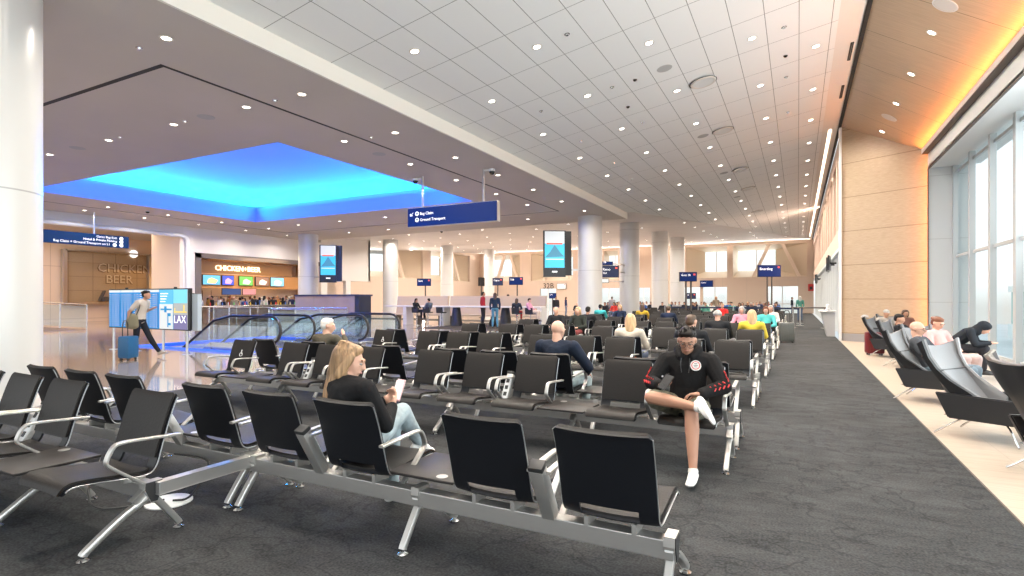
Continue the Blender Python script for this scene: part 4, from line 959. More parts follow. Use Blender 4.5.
# 2 man in a black hoodie, legs crossed, facing the camera
P = SEATED(); P.update(waist=(0, .0, .66), chest=(0, .0, .83), neck=(0, .045, .975), head=(-.005, .105, 1.085), yaw=.12, pitch=.45,
    shoulder=[(-.19, .0, .895), (.19, .0, .895)], elbow=[(-.31, .10, .70), (.30, .12, .70)], wrist=[(-.15, .30, .655), (.19, .31, .71)],
    knee=[(-.10, .46, .535), (.245, .38, .61)], ankle=[(-.14, .62, .10), (-.165, .53, .585)])
D = person_meshes(P, .007, True, 'short', 1.08, [((.9, .35, -.02), (.1, .3, -1), 1, .7, 1.0), ((-.85, .5, .12), (-.1, .2, 1), 1, 1.0, 1.0)], 'quiff', SK['tan'], cloth_m((.012, .0115, .012), 'black hoodie fleece'), mat('camouflage cotton', (.13, .125, .085), .85, noise=(14, .75)), HR['black'], mat('white trainer', (.78, .76, .73), .55), hood=True, toes=[(.02, 1, -.05), (-.50, .45, -.75)], cloth=.026)
MX, MY = -.87, 5.10
t = put_person('young man in black hoodie and camouflage shorts, legs crossed, looking at his phone', (MX, MY, 0), PI, D)
add_face(t, D['H'], D['R'], glasses=True)
b_ = nb()
for k in range(70):
    u, v = (k * .618) % 1 * 2 - 1, (k * .377) % 1; p0 = D['H'](u * .066, .058 - v * .11, .098 + .014 * (1 - u * u)); p1 = D['H'](u * .074 + .012 * math.sin(k * 3), .078 - v * .12, .128 + .010 * math.sin(k * 2.3) - .02 * u * u); p2 = D['H'](u * .07 + .02 * math.sin(k * 3), .062 - v * .13, .135 - .025 * u * u)
    sweep(b_, smooth_path([p0, p0.lerp(p1, .55), p2], 1), .0045, n=5)
obj('hair_tuft', b_, HR['black'], t, None, True)['kind'] = 'stuff'
M_REDP = mat('red sleeve print', (.62, .04, .04), .7); M_WHP = mat('white print', (.75, .73, .70), .7)
b_ = nb(); c0 = Vector((-.085, .145, .875)); nrm = Vector((-.12, .95, .28)).normalized()
cyl(b_, c0 - nrm * .02, c0 + nrm * .004, .045, n=24); em = obj('chest_emblem', b_, M_WHP, t, None, False)
b_ = nb(); cyl(b_, c0, c0 + nrm * .0055, .036, n=24); obj('emblem_ring', b_, M_REDP, em)
b_ = nb(); cyl(b_, c0, c0 + nrm * .007, .029, n=24); obj('emblem_disc', b_, M_WHP, em)
b_ = nb()
for k in (-1, 0, 1): obox(b_, c0 + nrm * .008 + Vector((0, -.28, .95)) * k * .014, (1, .12, 0), (0, -.28, .95), nrm, .034 - .006 * abs(k), .005, .003)
obj('emblem_mark', b_, M_TIP, em)
for i, (e_, w_) in enumerate(((Vector(P['elbow'][0]), Vector(P['wrist'][0])), (Vector(P['elbow'][1]), Vector(P['wrist'][1])))):
    b_ = nb(); ax = (w_ - e_).normalized(); s_ = Vector(P['shoulder'][i])
    for k in range(9):
        q = e_.lerp(w_, .05 + .085 * k); o_ = (Vector((0, 1, .35)) - ax * Vector((0, 1, .35)).dot(ax)).normalized(); r_ = .070 - .0030 * k * 1.1
        z = Vector((0, 0, 1)) if k % 2 else Vector((0, .3, -1)); z = (z - ax * z.dot(ax)).normalized(); o2 = (o_ + z * .35).normalized()
        obox(b_, q + o2 * r_, (ax + z * .8).normalized(), o2.cross((ax + z * .8).normalized()), o2, .032, .009, .01)
    for k in range(4):
        q = s_.lerp(e_, .62 + .1 * k); ax2 = (e_ - s_).normalized(); o_ = Vector((-.8 if i == 0 else .8, .6, 0)); o_ = (o_ - ax2 * o_.dot(ax2)).normalized()
        obox(b_, q + o_ * (.080 - .003 * k), (ax2 + Vector((0, .8 if k % 2 else -.8, 0))).normalized(), Vector((0, 1, 0)), o_, .03, .009, .01)
    obj('sleeve_print', b_, M_REDP, t)['kind'] = 'stuff'
b_ = nb()
for sx in (-1, 1): sweep(b_, smooth_path([(sx * .035, .145, .935), (sx * .04, .165, .88), (sx * .03, .165, .81)], 2), .004, n=5)
obj('drawstring', b_, M_TIP, t)
for i, a_ in enumerate(P['ankle']):
    a_ = Vector(a_); b_ = nb(); ax = (a_ - Vector(P['knee'][i])).normalized(); cyl(b_, a_ - ax * .02, a_ + ax * .01, .036, .040, n=16); obj('sock', b_, M_WHP, t, None, True)
b_ = nb(); pc = Vector((MX, MY, 0)) + Matrix.Rotation(PI, 3, 'Z') @ Vector((.115, .40, .752)); phone(b_, pc, (.25, .55, .5), (0, .75, -.65)); o = obj('mobile_phone', b_, mat('black phone', (.012, .012, .014), .2), None, None, True); tag(o, 'black smartphone in the hand of the man in the hoodie', 'phone')
b_ = nb(); cyl(b_, pc + Vector((-.02, -.036, .05)), pc + Vector((-.02, -.040, .052)), .008, n=12); obj('camera_lens', b_, M_CHROME, o)
# ---------------------------------------------------------------- signs and screens
M_NAVY = mat('navy sign face', (.002, .012, .075), .5, spec=.2, emit=(.001, .03, .2), estr=.3); M_SIGNW = mat('sign lettering white', (.9, .9, .9), .5, emit=(1, 1, 1), estr=.7)
M_SFRAME = mat('sign frame aluminium', (.62, .6, .56), .35, .6)
M_NAVYD = mat('dark navy sign face', (.008, .016, .055), .4, emit=(.01, .02, .08), estr=.3)
M_TVB = mat('black screen bezel', (.012, .012, .014), .3)
def plane_text(s, size, m, parent, p, facing, name='lettering', align='LEFT', bold=0.0):
    """facing: '-y' text reads left-to-right towards +X ; '+x' reads towards +Y"""
    rot = {'-y': (PI / 2, 0, 0), '+x': (PI / 2, 0, PI / 2)}[facing]
    return text(name, s, size, m, parent, p, rot, .003, align, bold)
# overhead bag claim sign
Y = 14.95; A = on_y(407.5, 208.5, Y); Bq = on_y(497, 200, Y); A2 = on_y(408, 227.5, Y)
t = thing('hanging_sign', 'long blue overhead sign for bag claim and ground transport on two poles', 'sign', ((A.x + Bq.x) / 2, Y, A2.z))
cx = (A.x + Bq.x) / 2; w_ = Bq.x - A.x; h_ = A.z - A2.z
b_ = nb(); box(b_, -w_ / 2, w_ / 2, .02, .20, 0, h_); obj('sign_box', b_, M_SFRAME, t)
b_ = nb(); box(b_, -w_ / 2 + .01, w_ / 2 - .01, .004, .02, .015, h_ - .015); obj('sign_face', b_, M_NAVY, t)
plane_text('Bag Claim', .135, M_SIGNW, t, (-w_ / 2 + .52, 0, h_ * .60), '-y'); plane_text('Ground Transport', .135, M_SIGNW, t, (-w_ / 2 + .52, 0, h_ * .28), '-y')
def icon(parent, x, z, r, y=0.0, kind=0):
    b = nb(); cyl(b, (x, y + .003, z), (x, y - .002, z), r, n=20); o = obj('icon_disc', b, M_SIGNW, parent)
    b = nb()
    if kind == 0: box(b, x - r * .5, x + r * .5, y - .005, y - .002, z - r * .4, z + r * .25); box(b, x - r * .2, x + r * .2, y - .005, y - .002, z + r * .25, z + r * .5)
    else: box(b, x - r * .45, x + r * .45, y - .005, y - .002, z - r * .1, z + r * .4); box(b, x - r * .5, x - r * .2, y - .005, y - .002, z - r * .5, z - r * .1); box(b, x + r * .2, x + r * .5, y - .005, y - .002, z - r * .5, z - r * .1)
    obj('icon_glyph', b, M_NAVY, o)
icon(t, -w_ / 2 + .40, h_ * .68, .075); icon(t, -w_ / 2 + .40, h_ * .36, .075, kind=1)
b_ = nb(); bar(b_, (-w_ / 2 + .14, 0, h_ * .60), (-w_ / 2 + .24, 0, h_ * .74), .006, .025, (0, 1, 0)); box(b_, -w_ / 2 + .11, -w_ / 2 + .2, -.003, .003, h_ * .58, h_ * .62); box(b_, -w_ / 2 + .11, -w_ / 2 + .14, -.003, .003, h_ * .58, h_ * .70); obj('arrow', b_, M_SIGNW, t)
for x in (-11.23 - cx, -8.84 - cx):
    b_ = nb(); cyl(b_, (x, .11, h_), (x, .11, GZ - A2.z), .04, n=12); obj('hanger_pole', b_, M_STEEL, t)
for x, side, lb in ((-11.23, -1, 'left'), (-8.84, 1, 'right')):
    q = thing('pole_camera', 'dome camera on a short arm at the top of the sign\'s %s pole' % lb, 'camera', (x, Y + .11, GZ - .12), 0)
    b_ = nb(); bar(b_, (0, 0, .06), (side * .30, 0, .06), .05, .05); cyl(b_, (side * .30, 0, .08), (side * .30, 0, .0), .10, .09, 14); obj('camera_arm', b_, M_WHITE, q)
    inst('camera_dome', ME_DOME, q, (side * .30, 0, .01))
# blue sign in the left corridor opening
Xs = -29.6; a = on_x(129, 237, Xs); b = on_x(129, 248.5, Xs); c = on_x(30, 229, Xs)
t = thing('hanging_sign', 'dark blue sign hanging left of the store, with gate numbers and parking lines', 'sign', (Xs, a.y, b.z)); h_ = a.z - b.z; Ls = a.y - c.y
b_ = nb(); box(b_, -.15, 0, -Ls, 0, 0, h_); obj('sign_box', b_, mat('blue sign body', (.003, .025, .08), .5, spec=.2, emit=(.005, .05, .2), estr=.2), t)
for s_, z, al, y in (('Gates Bag-Exit', h_ * .72, 'RIGHT', -.55), ('Hotel & Private Parking', h_ * .44, 'RIGHT', -.55), ('Bag Claim + Ground Transport on L1', h_ * .14, 'RIGHT', -.85), ('30 \u2014 100-225', h_ * .66, 'RIGHT', -8.4)):
    plane_text(s_, .15, M_SIGNW, t, (.006, y, z), '+x', align=al)
for y, z in ((-.35, .78), (-.35, .50), (-.35, .20), (-.65, .20)):
    b_ = nb(); cyl(b_, (0, y, h_ * z), (.006, y, h_ * z), .085, n=16); obj('icon_disc', b_, M_SIGNW, t)
for y in (-1.5, -6.0): b_ = nb(); cyl(b_, (-.07, y, h_), (-.07, y, GZ - b.z), .04, n=10); obj('hanger_pole', b_, M_STEEL, t)

# flight information wall of six portrait screens
YI = 8.74; XR_ = on_y(188, 290, YI).x; t = thing('flight_information_display', 'freestanding row of six tall blue flight screens on posts behind the walking woman', 'display', (XR_, YI, 0))
zt_, zb_ = 1.70, .655; ws = .615; n_ = 6
M_CY = mat('cyan screen', (.01, .2, .5), .25, emit=(.0, .26, .66), estr=.62); M_CYL = mat('pale cyan screen', (.1, .4, .6), .25, emit=(.05, .42, .75), estr=.6); M_SCW = mat('white screen', (.4, .4, .4), .3, emit=(.78, .85, .86), estr=.6)
M_ROW = mat('screen row blue', (.01, .1, .3), .3, emit=(.0, .07, .36), estr=.5)
b_ = nb(); box(b_, -n_ * ws - .02, .02, 0, .10, zb_ - .03, zt_ + .03); obj('housing', b_, M_TVB, t)
b_ = nb(); box(b_, .06, .32, .05, .16, zb_ - .02, zt_ - .12); obj('side_panel', b_, mat('grey panel', (.42, .50, .56), .4), t)
b_ = nb(); box(b_, .02, .09, -.01, .12, zb_, zt_ - .1); obj('column_box', b_, M_TVB, t)
for i in range(n_):
    x1 = -i * ws - .012; x0 = x1 - ws + .024
    b_ = nb(); box(b_, x0, x1, -.012, 0, zb_, zt_)
    s_ = obj('screen', b_, [mat('sunset screen', (.3, .3, .3), .3, emit=(.5, .55, .55), estr=.5), M_CYL][0 if i == 0 else 1] if i < 2 else M_CY, t)
    if i >= 2:
        b_ = nb(); box(b_, x0, x1, -.016, -.012, zt_ - .065, zt_); obj('screen_header', b_, M_SCW, s_)
        b_ = nb()
        for k in range(17): box(b_, x0 + .01, x1 - .01, -.016, -.012, zb_ + .03 + k * .055, zb_ + .052 + k * .055)
        o = obj('flight_rows', b_, M_ROW, s_)
        b_ = nb(); 
        for k in range(17):
            for q in range(4): box(b_, x0 + .03 + q * .14, x0 + .03 + q * .14 + .05 + .02 * ((k * 3 + q) % 3), -.019, -.016, zb_ + .037 + k * .055, zb_ + .045 + k * .055)
        obj('flight_text', b_, M_SIGNW, s_)['kind'] = 'stuff'
    elif i == 1:
        b_ = nb(); box(b_, x0, x1, -.016, -.012, zb_, zb_ + .66); o = obj('map_panel', b_, M_SCW, s_)
        b_ = nb(); box(b_, x0 + .05, x1 - .05, -.020, -.016, zb_ + .50, zb_ + .54); box(b_, x0 + .22, x0 + .32, -.02, -.016, zb_ + .44, zb_ + .60); box(b_, x0 + .36, x0 + .40, -.02, -.016, zb_ + .05, zb_ + .42); box(b_, x0 + .36, x0 + .5, -.02, -.016, zb_ + .34, zb_ + .42); box(b_, x0 + .36, x0 + .5, -.02, -.016, zb_ + .1, zb_ + .16); obj('map_lines', b_, mat('map blue', (.0, .2, .4), .4, emit=(.0, .2, .45), estr=.8), o)
        b_ = nb()
        for k in range(4): box(b_, x0 + .04, x0 + .38 - .04 * k, -.016, -.013, zt_ - .12 - k * .07, zt_ - .095 - k * .07)
        obj('screen_lines', b_, M_SIGNW, s_)
    else:
        b_ = nb(); box(b_, x0, x1, -.015, -.012, zt_ - .36, zt_); obj('picture_sky', b_, mat('screen sky', (.1, .3, .4), .3, emit=(.16, .58, .72), estr=.9), s_)
        b_ = nb(); box(b_, x0, x1, -.015, -.012, zb_, zb_ + .38); obj('picture_street', b_, mat('screen dusk', (.1, .1, .2), .3, emit=(.16, .13, .30), estr=.8), s_)
        b_ = nb(); box(b_, x0 + .02, x1 - .02, -.016, -.012, zb_ + .44, zb_ + .47); box(b_, x0 + .05, x0 + .08, -.016, -.012, zb_ + .44, zb_ + .56); box(b_, x1 - .16, x1 - .12, -.016, -.012, zb_ + .44, zb_ + .64); obj('picture_lights', b_, mat('screen amber', (.4, .3, .05), .3, emit=(.9, .6, .08), estr=.9), s_)
        plane_text('LAX', .28, M_SIGNW, s_, (x0 + .02, -.016, zb_ + .17), '-y')
for x in (-.02 - .1, -1.15, -2.4, -3.55):
    b_ = nb(); cyl(b_, (x, .05, .0), (x, .05, zb_), .035, n=12); cyl(b_, (x, .05, 0), (x, .05, .012), .12, n=18); obj('post', b_, M_STEEL, t, None, True)
for x in (-.62, -2.9): b_ = nb(); cyl(b_, (x, .05, zt_ + .02), (x, .05, zt_ + .07), .04, n=10); obj('sensor', b_, M_TVB, t, None, True)

# portrait displays on column arms
M_PIC = mat('mountain picture cyan', (.05, .4, .6), .3, emit=(.05, .52, .75), estr=.6); M_PICB = mat('picture slate', (.05, .15, .2), .3, emit=(.04, .22, .36), estr=.8); M_PICR = mat('picture red', (.5, .05, .03), .3, emit=(.85, .10, .06), estr=.8)
def portrait(x, y, z0, z1, w_, label, arm_to, yaw):
    t = thing('portrait_display', label, 'display', (x, y, z0), yaw); H_ = z1 - z0
    b_ = nb(); prism(b_, [(-.0, 0), (.10, 0), (.22, H_), (.0, H_)], 0, -w_ / 2, w_ / 2); obj('housing', b_, M_TVB, t)
    s0 = H_ * .20; b_ = nb(); box(b_, -w_ / 2 + .07, w_ / 2 - .06, -.012, 0, s0, H_ - .04); s_ = obj('screen', b_, M_PIC, t)
    b_ = nb(); box(b_, -w_ / 2 + .07, w_ / 2 - .06, -.016, -.012, s0 + H_ * .52, H_ - .04); obj('white_field', b_, M_SCW, s_)
    b_ = nb(); box(b_, -w_ / 2 + .16, w_ / 2 - .16, -.019, -.016, s0 + H_ * .50, s0 + H_ * .53); obj('red_stripe', b_, M_PICR, s_)
    b_ = nb(); prism(b_, [(-w_ / 2 + .08, s0 + H_ * .22), (-w_ * .2, s0 + H_ * .34), (0, s0 + H_ * .49), (w_ * .12, s0 + H_ * .42), (w_ * .25, s0 + H_ * .33), (w_ / 2 - .07, s0 + H_ * .24)], 1, -.018, -.012); obj('mountain', b_, M_PICB, s_)
    b_ = nb(); box(b_, -w_ / 2 + .12, w_ / 2 - .1, -.018, -.012, s0 + H_ * .17, s0 + H_ * .19); obj('picture_shore', b_, M_SCW, s_)
    b_ = nb(); box(b_, -.12, .14, -.004, 0, H_ * .10, H_ * .13); obj('logo_plate', b_, M_SIGNW, t)
    b_ = nb(); prism(b_, [(.14, .08), (.22, .08), (.40, H_), (.24, H_)], 0, w_ / 2 - .25, w_ / 2 + .32); obj('rear_housing', b_, M_TVB, t)
    b_ = nb(); bar(b_, (.2, .2, H_ * .16), arm_to, .09, .09); obj('arm', b_, M_STEEL, t)
    return t
def place_portrait(px0, px1, pyt, pyb, d, label, cxy, yaw=0.0):
    xm = (px0 + px1) / 2; r = ray(xm, 299); k = d / math.hypot(1, 0); p = Vector((r.x * d, r.y * d, 0))
    z1 = EYE + (299 - pyt) / F_PX * d; z0 = EYE + (299 - pyb) / F_PX * d; w_ = (px1 - px0) / F_PX * d
    arm = Matrix.Rotation(-yaw, 3, 'Z') @ (Vector((cxy[0], cxy[1], 0)) - p); arm.z = (z1 - z0) * .16
    return portrait(p.x, p.y, z0, z1, w_ * 1.02, label, arm, yaw)
place_portrait(543.5, 565.5, 230.5, 277, 27.2, 'tall hanging portrait screen with a mountain picture beside the near pearl column', (-9.3, 26.4), YAW + .05)
place_portrait(320, 336, 245, 282.5, 34.0, 'tall hanging portrait screen with a mountain picture beside the left pearl column', (-27.9, 25.3), YAW + .25)

# gate signs
def flat_sign(px0, px1, py0, py1, d, label, lines, yaw=YAW, m=M_NAVY, poles=None, cat='sign', tsz=.3, nm='gate_sign', red=True, wall=False, arm=None):
    r = ray((px0 + px1) / 2, 299); p = Vector((r.x * d, r.y * d, 0)); z1 = EYE + (299 - py0) / F_PX * d; z0 = EYE + (299 - py1) / F_PX * d; w_ = (px1 - px0) / F_PX * d; h_ = z1 - z0
    if wall:
        a0_, a1_ = on_y(px0, py0, YF - .13), on_y(px1, py1, YF - .13); p = Vector(((a0_.x + a1_.x) / 2, YF - .13, 0)); z1, z0 = a0_.z, a1_.z; w_ = a1_.x - a0_.x; h_ = z1 - z0; yaw = 0
    t = thing(nm, label, cat, (p.x, p.y, 0 if poles else z0), yaw); o_ = z0 if poles else 0
    b_ = nb(); box(b_, -w_ / 2, w_ / 2, 0, .12, o_, o_ + h_); obj('housing', b_, M_TVB, t)
    b_ = nb(); box(b_, -w_ / 2 + .03, w_ / 2 - .03, -.01, 0, o_ + .03, o_ + h_ - .03); obj('sign_face', b_, m, t)
    for k, s_ in enumerate(lines): plane_text(s_, h_ * tsz * (1 if k == 0 else .7), M_SIGNW, t, (-w_ / 2 + .10, -.014, o_ + h_ * (.58 - .28 * k)), '-y')
    if red: b_ = nb(); box(b_, w_ / 2 - .22, w_ / 2 - .1, -.016, -.01, o_ + h_ - .2, o_ + h_ - .1); obj('red_mark', b_, M_PICR, t)
    for x in poles or []:
        b_ = nb(); cyl(b_, (x, .06, 0), (x, .06, z0), .055, n=10); cyl(b_, (x, .06, 0), (x, .06, .02), .2, n=16); obj('post', b_, M_DARK, t)
    if arm:
        q = Matrix.Rotation(-yaw, 3, 'Z') @ (Vector((arm[0], arm[1], z0 + h_ / 2)) - Vector(t.location)); b_ = nb(); bar(b_, (0, .1, o_ + h_ / 2), (q.x, q.y, o_ + h_ / 2), .08, .08); obj('arm', b_, M_STEEL, t)
    return t
flat_sign(758, 781, 265, 277, 37, 'blue gate screen on twin dark poles at the far right', ['Boarding'], poles=[-.12, .18])
flat_sign(679.5, 697, 272, 281.5, 33, 'blue gate screen on twin poles right of the pearl columns', ['Gate 38'], poles=[-.12, .18])
flat_sign(601, 619, 265.5, 277.5, 32.5, 'dark gate screen reading Reno beside the second pearl column', ['Reno', '36A'], m=M_NAVYD, arm=(-9.35, 33.9))
flat_sign(601.5, 613, 261.5, 265.2, 32.5, 'small navy sign with number 36 on top of the gate screen', ['36'], m=M_NAVY, tsz=.8, red=False, arm=(-9.35, 33.9))
flat_sign(600, 609, 278.5, 283, 32.5, 'small pale panel hanging under the Reno gate screen', [], m=M_SCW, red=False, arm=(-9.35, 33.9))
flat_sign(509, 523, 277, 285, 44, 'blue gate screen standing right of the farther column', ['32B'], poles=[.1])
flat_sign(492.5, 503, 278, 285.5, 44, 'dark flight screen beside the farther column', ['Flights'], m=M_NAVYD, poles=[0])
flat_sign(478, 486, 277.5, 286, 43, 'black monitor seen edge on, left of the farther column', [], m=M_TVB, red=False, yaw=YAW + .9, poles=[0])
flat_sign(417, 431, 278.5, 286, 42, 'blue gate screen over the high tables at the left', ['Gate'], poles=[.1])
flat_sign(549, 556.5, 293, 298.5, 47, 'small blue screen above the far counter left of the pearl column', ['Info'], red=False, poles=[0])
flat_sign(700, 713, 280.5, 287, 56, 'small hanging blue sign on the far wall', ['Gates'], red=False, wall=True)
flat_sign(686, 696, 293, 299, 50, 'small dark blue screen low between the poles', ['36'], m=M_NAVYD, red=True, poles=[0])
t = flat_sign(557, 566, 283.5, 289, 61, 'small white panel with red mark beside the number 32B', [], m=M_SCW, wall=True)
p = on_y(543, 288.5, YF - .03); t = thing('gate_number', 'black gate number 32B on the far wall', 'sign', (p.x, p.y, p.z)); plane_text('32B', .95, M_BLACK, t, (0, 0, 0), '-y')
# monitors on the right wall header
for px, py, k, lb in ((829, 262, 1.0, 'nearer pair'), (816.5, 278, .9, 'farther pair')):
    p = on_x(px, py, RX - .25)
    for j, dy in enumerate((0, 1.3)):
        t = thing('wall_monitor', 'black monitor seen edge on at the right wall, %s, %s one' % (lb, ('front', 'rear')[j]), 'monitor', (RX - .24, p.y + dy, p.z - .35), -.12); t.scale = (.8, .8, .8)
        b_ = nb(); box(b_, -.03, .03, -.55, .55, 0, .75); obj('housing', b_, M_TVB, t); b_ = nb(); box(b_, -.036, -.03, -.52, .52, .03, .72); obj('screen', b_, M_NAVYD, t); b_ = nb(); bar(b_, (.03, 0, .37), (.30, .1, .37), .08, .08); obj('arm', b_, M_TVB, t)

# ---------------------------------------------------------------- store: chicken + beer
XI = XL - .3
M_ST_W = mat('warm store wall', (.70, .42, .20), .5); M_ST_B = mat('brown store panel', (.22, .12, .06), .5)
sb = nb(); box(sb, XI - 3.1, XI - 2.9, YS0, 29.3, 0, HZ + .3); struct('wall_store_back', sb, M_ST_W)
sb = nb(); box(sb, XI - 3.1, XI, YS0, 29.3, HZ + .1, HZ + .2); box(sb, XI - 3.1, XI, 29.2, 29.4, 0, HZ + .2); struct('ceiling_store', sb, mat('store ceiling', (.5, .34, .2), .6))
area('store_light', (XI - 2.2, 24.5, HZ - .05), 3.5, 8.5, 420, (1, .72, .42), (.1, 0, -1))
p = on_x(215, 272, XI - .35); q = on_x(260.5, 272, XI - .35)
t = thing('store_sign', 'glowing cream CHICKEN + BEER letters over the restaurant counter', 'sign', (XI - .35, p.y, 3.22))
n = plane_text('CHICKEN+BEER', .46, bold=.003, m= mat('glowing letters', (1, .9, .7), .4, emit=(1.0, .86, .55), estr=1.5), parent=t, p=(0, 0, 0), facing='+x'); n.data.transform(Matrix.Diagonal(((q.y - p.y) / max(v.co.x for v in n.data.vertices), 1, 8, 1)))
b_ = nb(); box(b_, -.12, -.05, -.9, q.y - p.y + 2.6, -.2, .55); obj('backing', b_, mat('wooden sign band', (.45, .24, .10), .5), t)
zz_ = lambda px, py, X: on_x(px, py, X).z
for i, (px0, px1, cols, lb) in enumerate(((202.5, 220.5, ((.1, .35, .55), (.75, .42, .2)), 'beach scene'), (222, 234, ((.05, .08, .5), (.7, .3, .5)), 'blue stage show'), (239, 253, ((.12, .42, .08), (.55, .75, .45)), 'green sports field'), (255.5, 269, ((.22, .12, .08), (.65, .6, .55)), 'white cap on brown'), (270.5, 284, ((.2, .5, .7), (.75, .8, .85)), 'pale blue winter scene'))):
    X_ = XI - .25; a = on_x(px0, 280, X_); b = on_x(px1, 280, X_); t = thing('television', 'television over the restaurant counter showing a ' + lb, 'television', (X_, a.y, 2.30), 0, 'televisions over the restaurant counter'); w_ = b.y - a.y
    q_ = nb(); box(q_, -.08, 0, 0, w_, 0, .62); obj('housing', q_, M_TVB, t)
    q_ = nb(); box(q_, 0, .008, .03, w_ - .03, .03, .59); s_ = obj('screen', q_, mat('tv a%d' % i, cols[0], .3, emit=cols[0], estr=1.0), t)
    q_ = nb(); prism(q_, [(w_ * .25, .12), (w_ * .7, .08), (w_ * .85, .3), (w_ * .5, .45), (w_ * .3, .35)], 0, .008, .013); obj('screen_figure', q_, mat('tv b%d' % i, cols[1], .3, emit=cols[1], estr=1.0), s_)
b_ = nb(); box(b_, XI - .45, XI - .34, YS0 + .3, 28.9, 2.2, 2.98); box(b_, XI - .45, XI - .3, YS0 + .35, 28.9, 2.12, 2.2); tag(obj('screen_bulkhead', b_, mat('orange bulkhead', (.62, .30, .10), .5)), 'orange brown bulkhead that carries the televisions over the counter', 'bulkhead')
for px0, px1, py, m_, lb in ((222, 241, 290, mat('menu blue', (.05, .1, .25), .3, emit=(.04, .09, .25), estr=.8), 'dark blue menu screen under the televisions'), (242.5, 256, 289, mat('menu pink', (.6, .3, .3), .3, emit=(.70, .32, .32), estr=.8), 'pink menu board under the televisions')):
    a = on_x(px0, py, XI - 1.2); b = on_x(px1, py, XI - 1.2); t = thing('menu_board', lb, 'menu board', (XI - 1.2, a.y, 1.72)); q_ = nb(); box(q_, -.05, 0, 0, b.y - a.y, 0, .42); obj('housing', q_, M_TVB, t); q_ = nb(); box(q_, 0, .008, .02, b.y - a.y - .02, .02, .40); obj('board_face', q_, m_, t)
t = thing('service_counter', 'long dark counter in front of the restaurant kitchen', 'counter', (XL + .3, 24.4, 0)); b_ = nb(); box(b_, -.3, .35, -4.3, 4.6, .98, 1.05, .01); obj('counter_top', b_, M_DARK, t); b_ = nb(); box(b_, -.2, .2, -4.2, 4.5, 0, .98); obj('counter_front', b_, mat('counter wood', (.16, .08, .05), .5), t)
for k in range(3):
    y = 20.7 + k * 1.75; t = thing('shelf_unit', ('tall shelf with warm lit bottles at the left of the kitchen', 'middle warm lit shelf of the kitchen', 'warm lit shelf right of the middle in the kitchen')[k], 'shelf', (XI - 2.4, y, 0)); b_ = nb()
    for z in (.9, 1.25, 1.6): box(b_, -.2, .2, 0, 1.2, z, z + .04)
    box(b_, -.2, .2, 0, .05, 0, 2.0); box(b_, -.2, .2, 1.15, 1.2, 0, 2.0); obj('frame', b_, M_ST_B, t)
    b_ = nb(); box(b_, -.22, -.2, 0, 1.2, 0.6, 2.0); obj('back_panel', b_, mat('lit shelf back', (.8, .5, .25), .5), t)
rr = random.Random(5)
for k in range(22):
    c = [(.6, .04, .03), (.7, .5, .05), (.05, .15, .5), (.7, .7, .65), (.1, .35, .1), (.5, .2, .05)][k % 6]; nm_ = ['red', 'yellow', 'blue', 'white', 'green', 'orange'][k % 6]
    b_ = nb(); lathe(b_, [(0, 0), (.035, 0), (.035, .13), (.014, .18), (.014, .22), (0, .22)], n=8); o = obj('bottle', b_, mat('bottle ' + nm_, c, .3), None, (XL + .5, 20.4 + k * .38, 1.051), True); tag(o, '%s bottle or cup standing in the row on the restaurant counter' % nm_, 'bottle', '%s bottles on the counter' % nm_)

# ghost sign in the corridor shop window
Xc = -40.9; a = on_x(63, 304, Xc); b = on_x(148, 304, Xc); z0 = EYE + .0; z1 = on_x(100, 252, Xc).z
t = thing('shop_window', 'framed glass shop window with brown tile wall in the left corridor', 'shop window', (Xc, a.y, 0)); w_ = b.y - a.y
b_ = nb(); box(b_, -.02, .0, 0, w_, 1.25, 4.5); obj('tiled_back', b_, joints_mat('brown tile', (.50, .34, .22), (.25, .16, .1), [(1, 1.35, .3, .03), (2, .9, .2, .02)], .4), t)
b_ = nb(); 
for y in (0, w_): box(b_, 0, .3, y - .1, y + .1, 1.2, 4.6)
box(b_, 0, .3, 0, w_, 1.15, 1.25); box(b_, 0, .3, 0, w_, 4.5, 4.6); obj('frame', b_, M_STEEL, t)
b_ = nb(); box(b_, .25, .27, .1, w_ - .1, 1.25, 4.5); obj('pane', b_, M_GLASS, t)
pc, pb, pl = on_x(96, 272, Xc), on_x(104, 283.5, Xc), on_x(133, 254, Xc)
for (s_, q_) in (('CHICKEN', pc), ('BEER', pb)):
    plane_text(s_, .78, M_ST_B, t, (.10, q_.y - a.y, q_.z), '+x', bold=.02); plane_text(s_, .78, mat('sign cream', (.75, .6, .45), .5), t, (.14, q_.y - a.y + .03, q_.z + .04), '+x')
b_ = nb(); cyl(b_, (.12, pl.y - a.y, pl.z), (.05, pl.y - a.y, pl.z), .26, n=24); obj('round_lamp', b_, mat('white lamp disc', (.9, .9, .9), .4, emit=(1, 1, 1), estr=1.2), t)
b_ = nb(); bar(b_, (.1, w_ * .38, 1.3), (.1, w_ * .44, 2.0), .5, .06); box(b_, .05, .6, w_ * .40, w_ * .54, 1.3, 1.6); obj('dark_stand', b_, M_DARK, t)
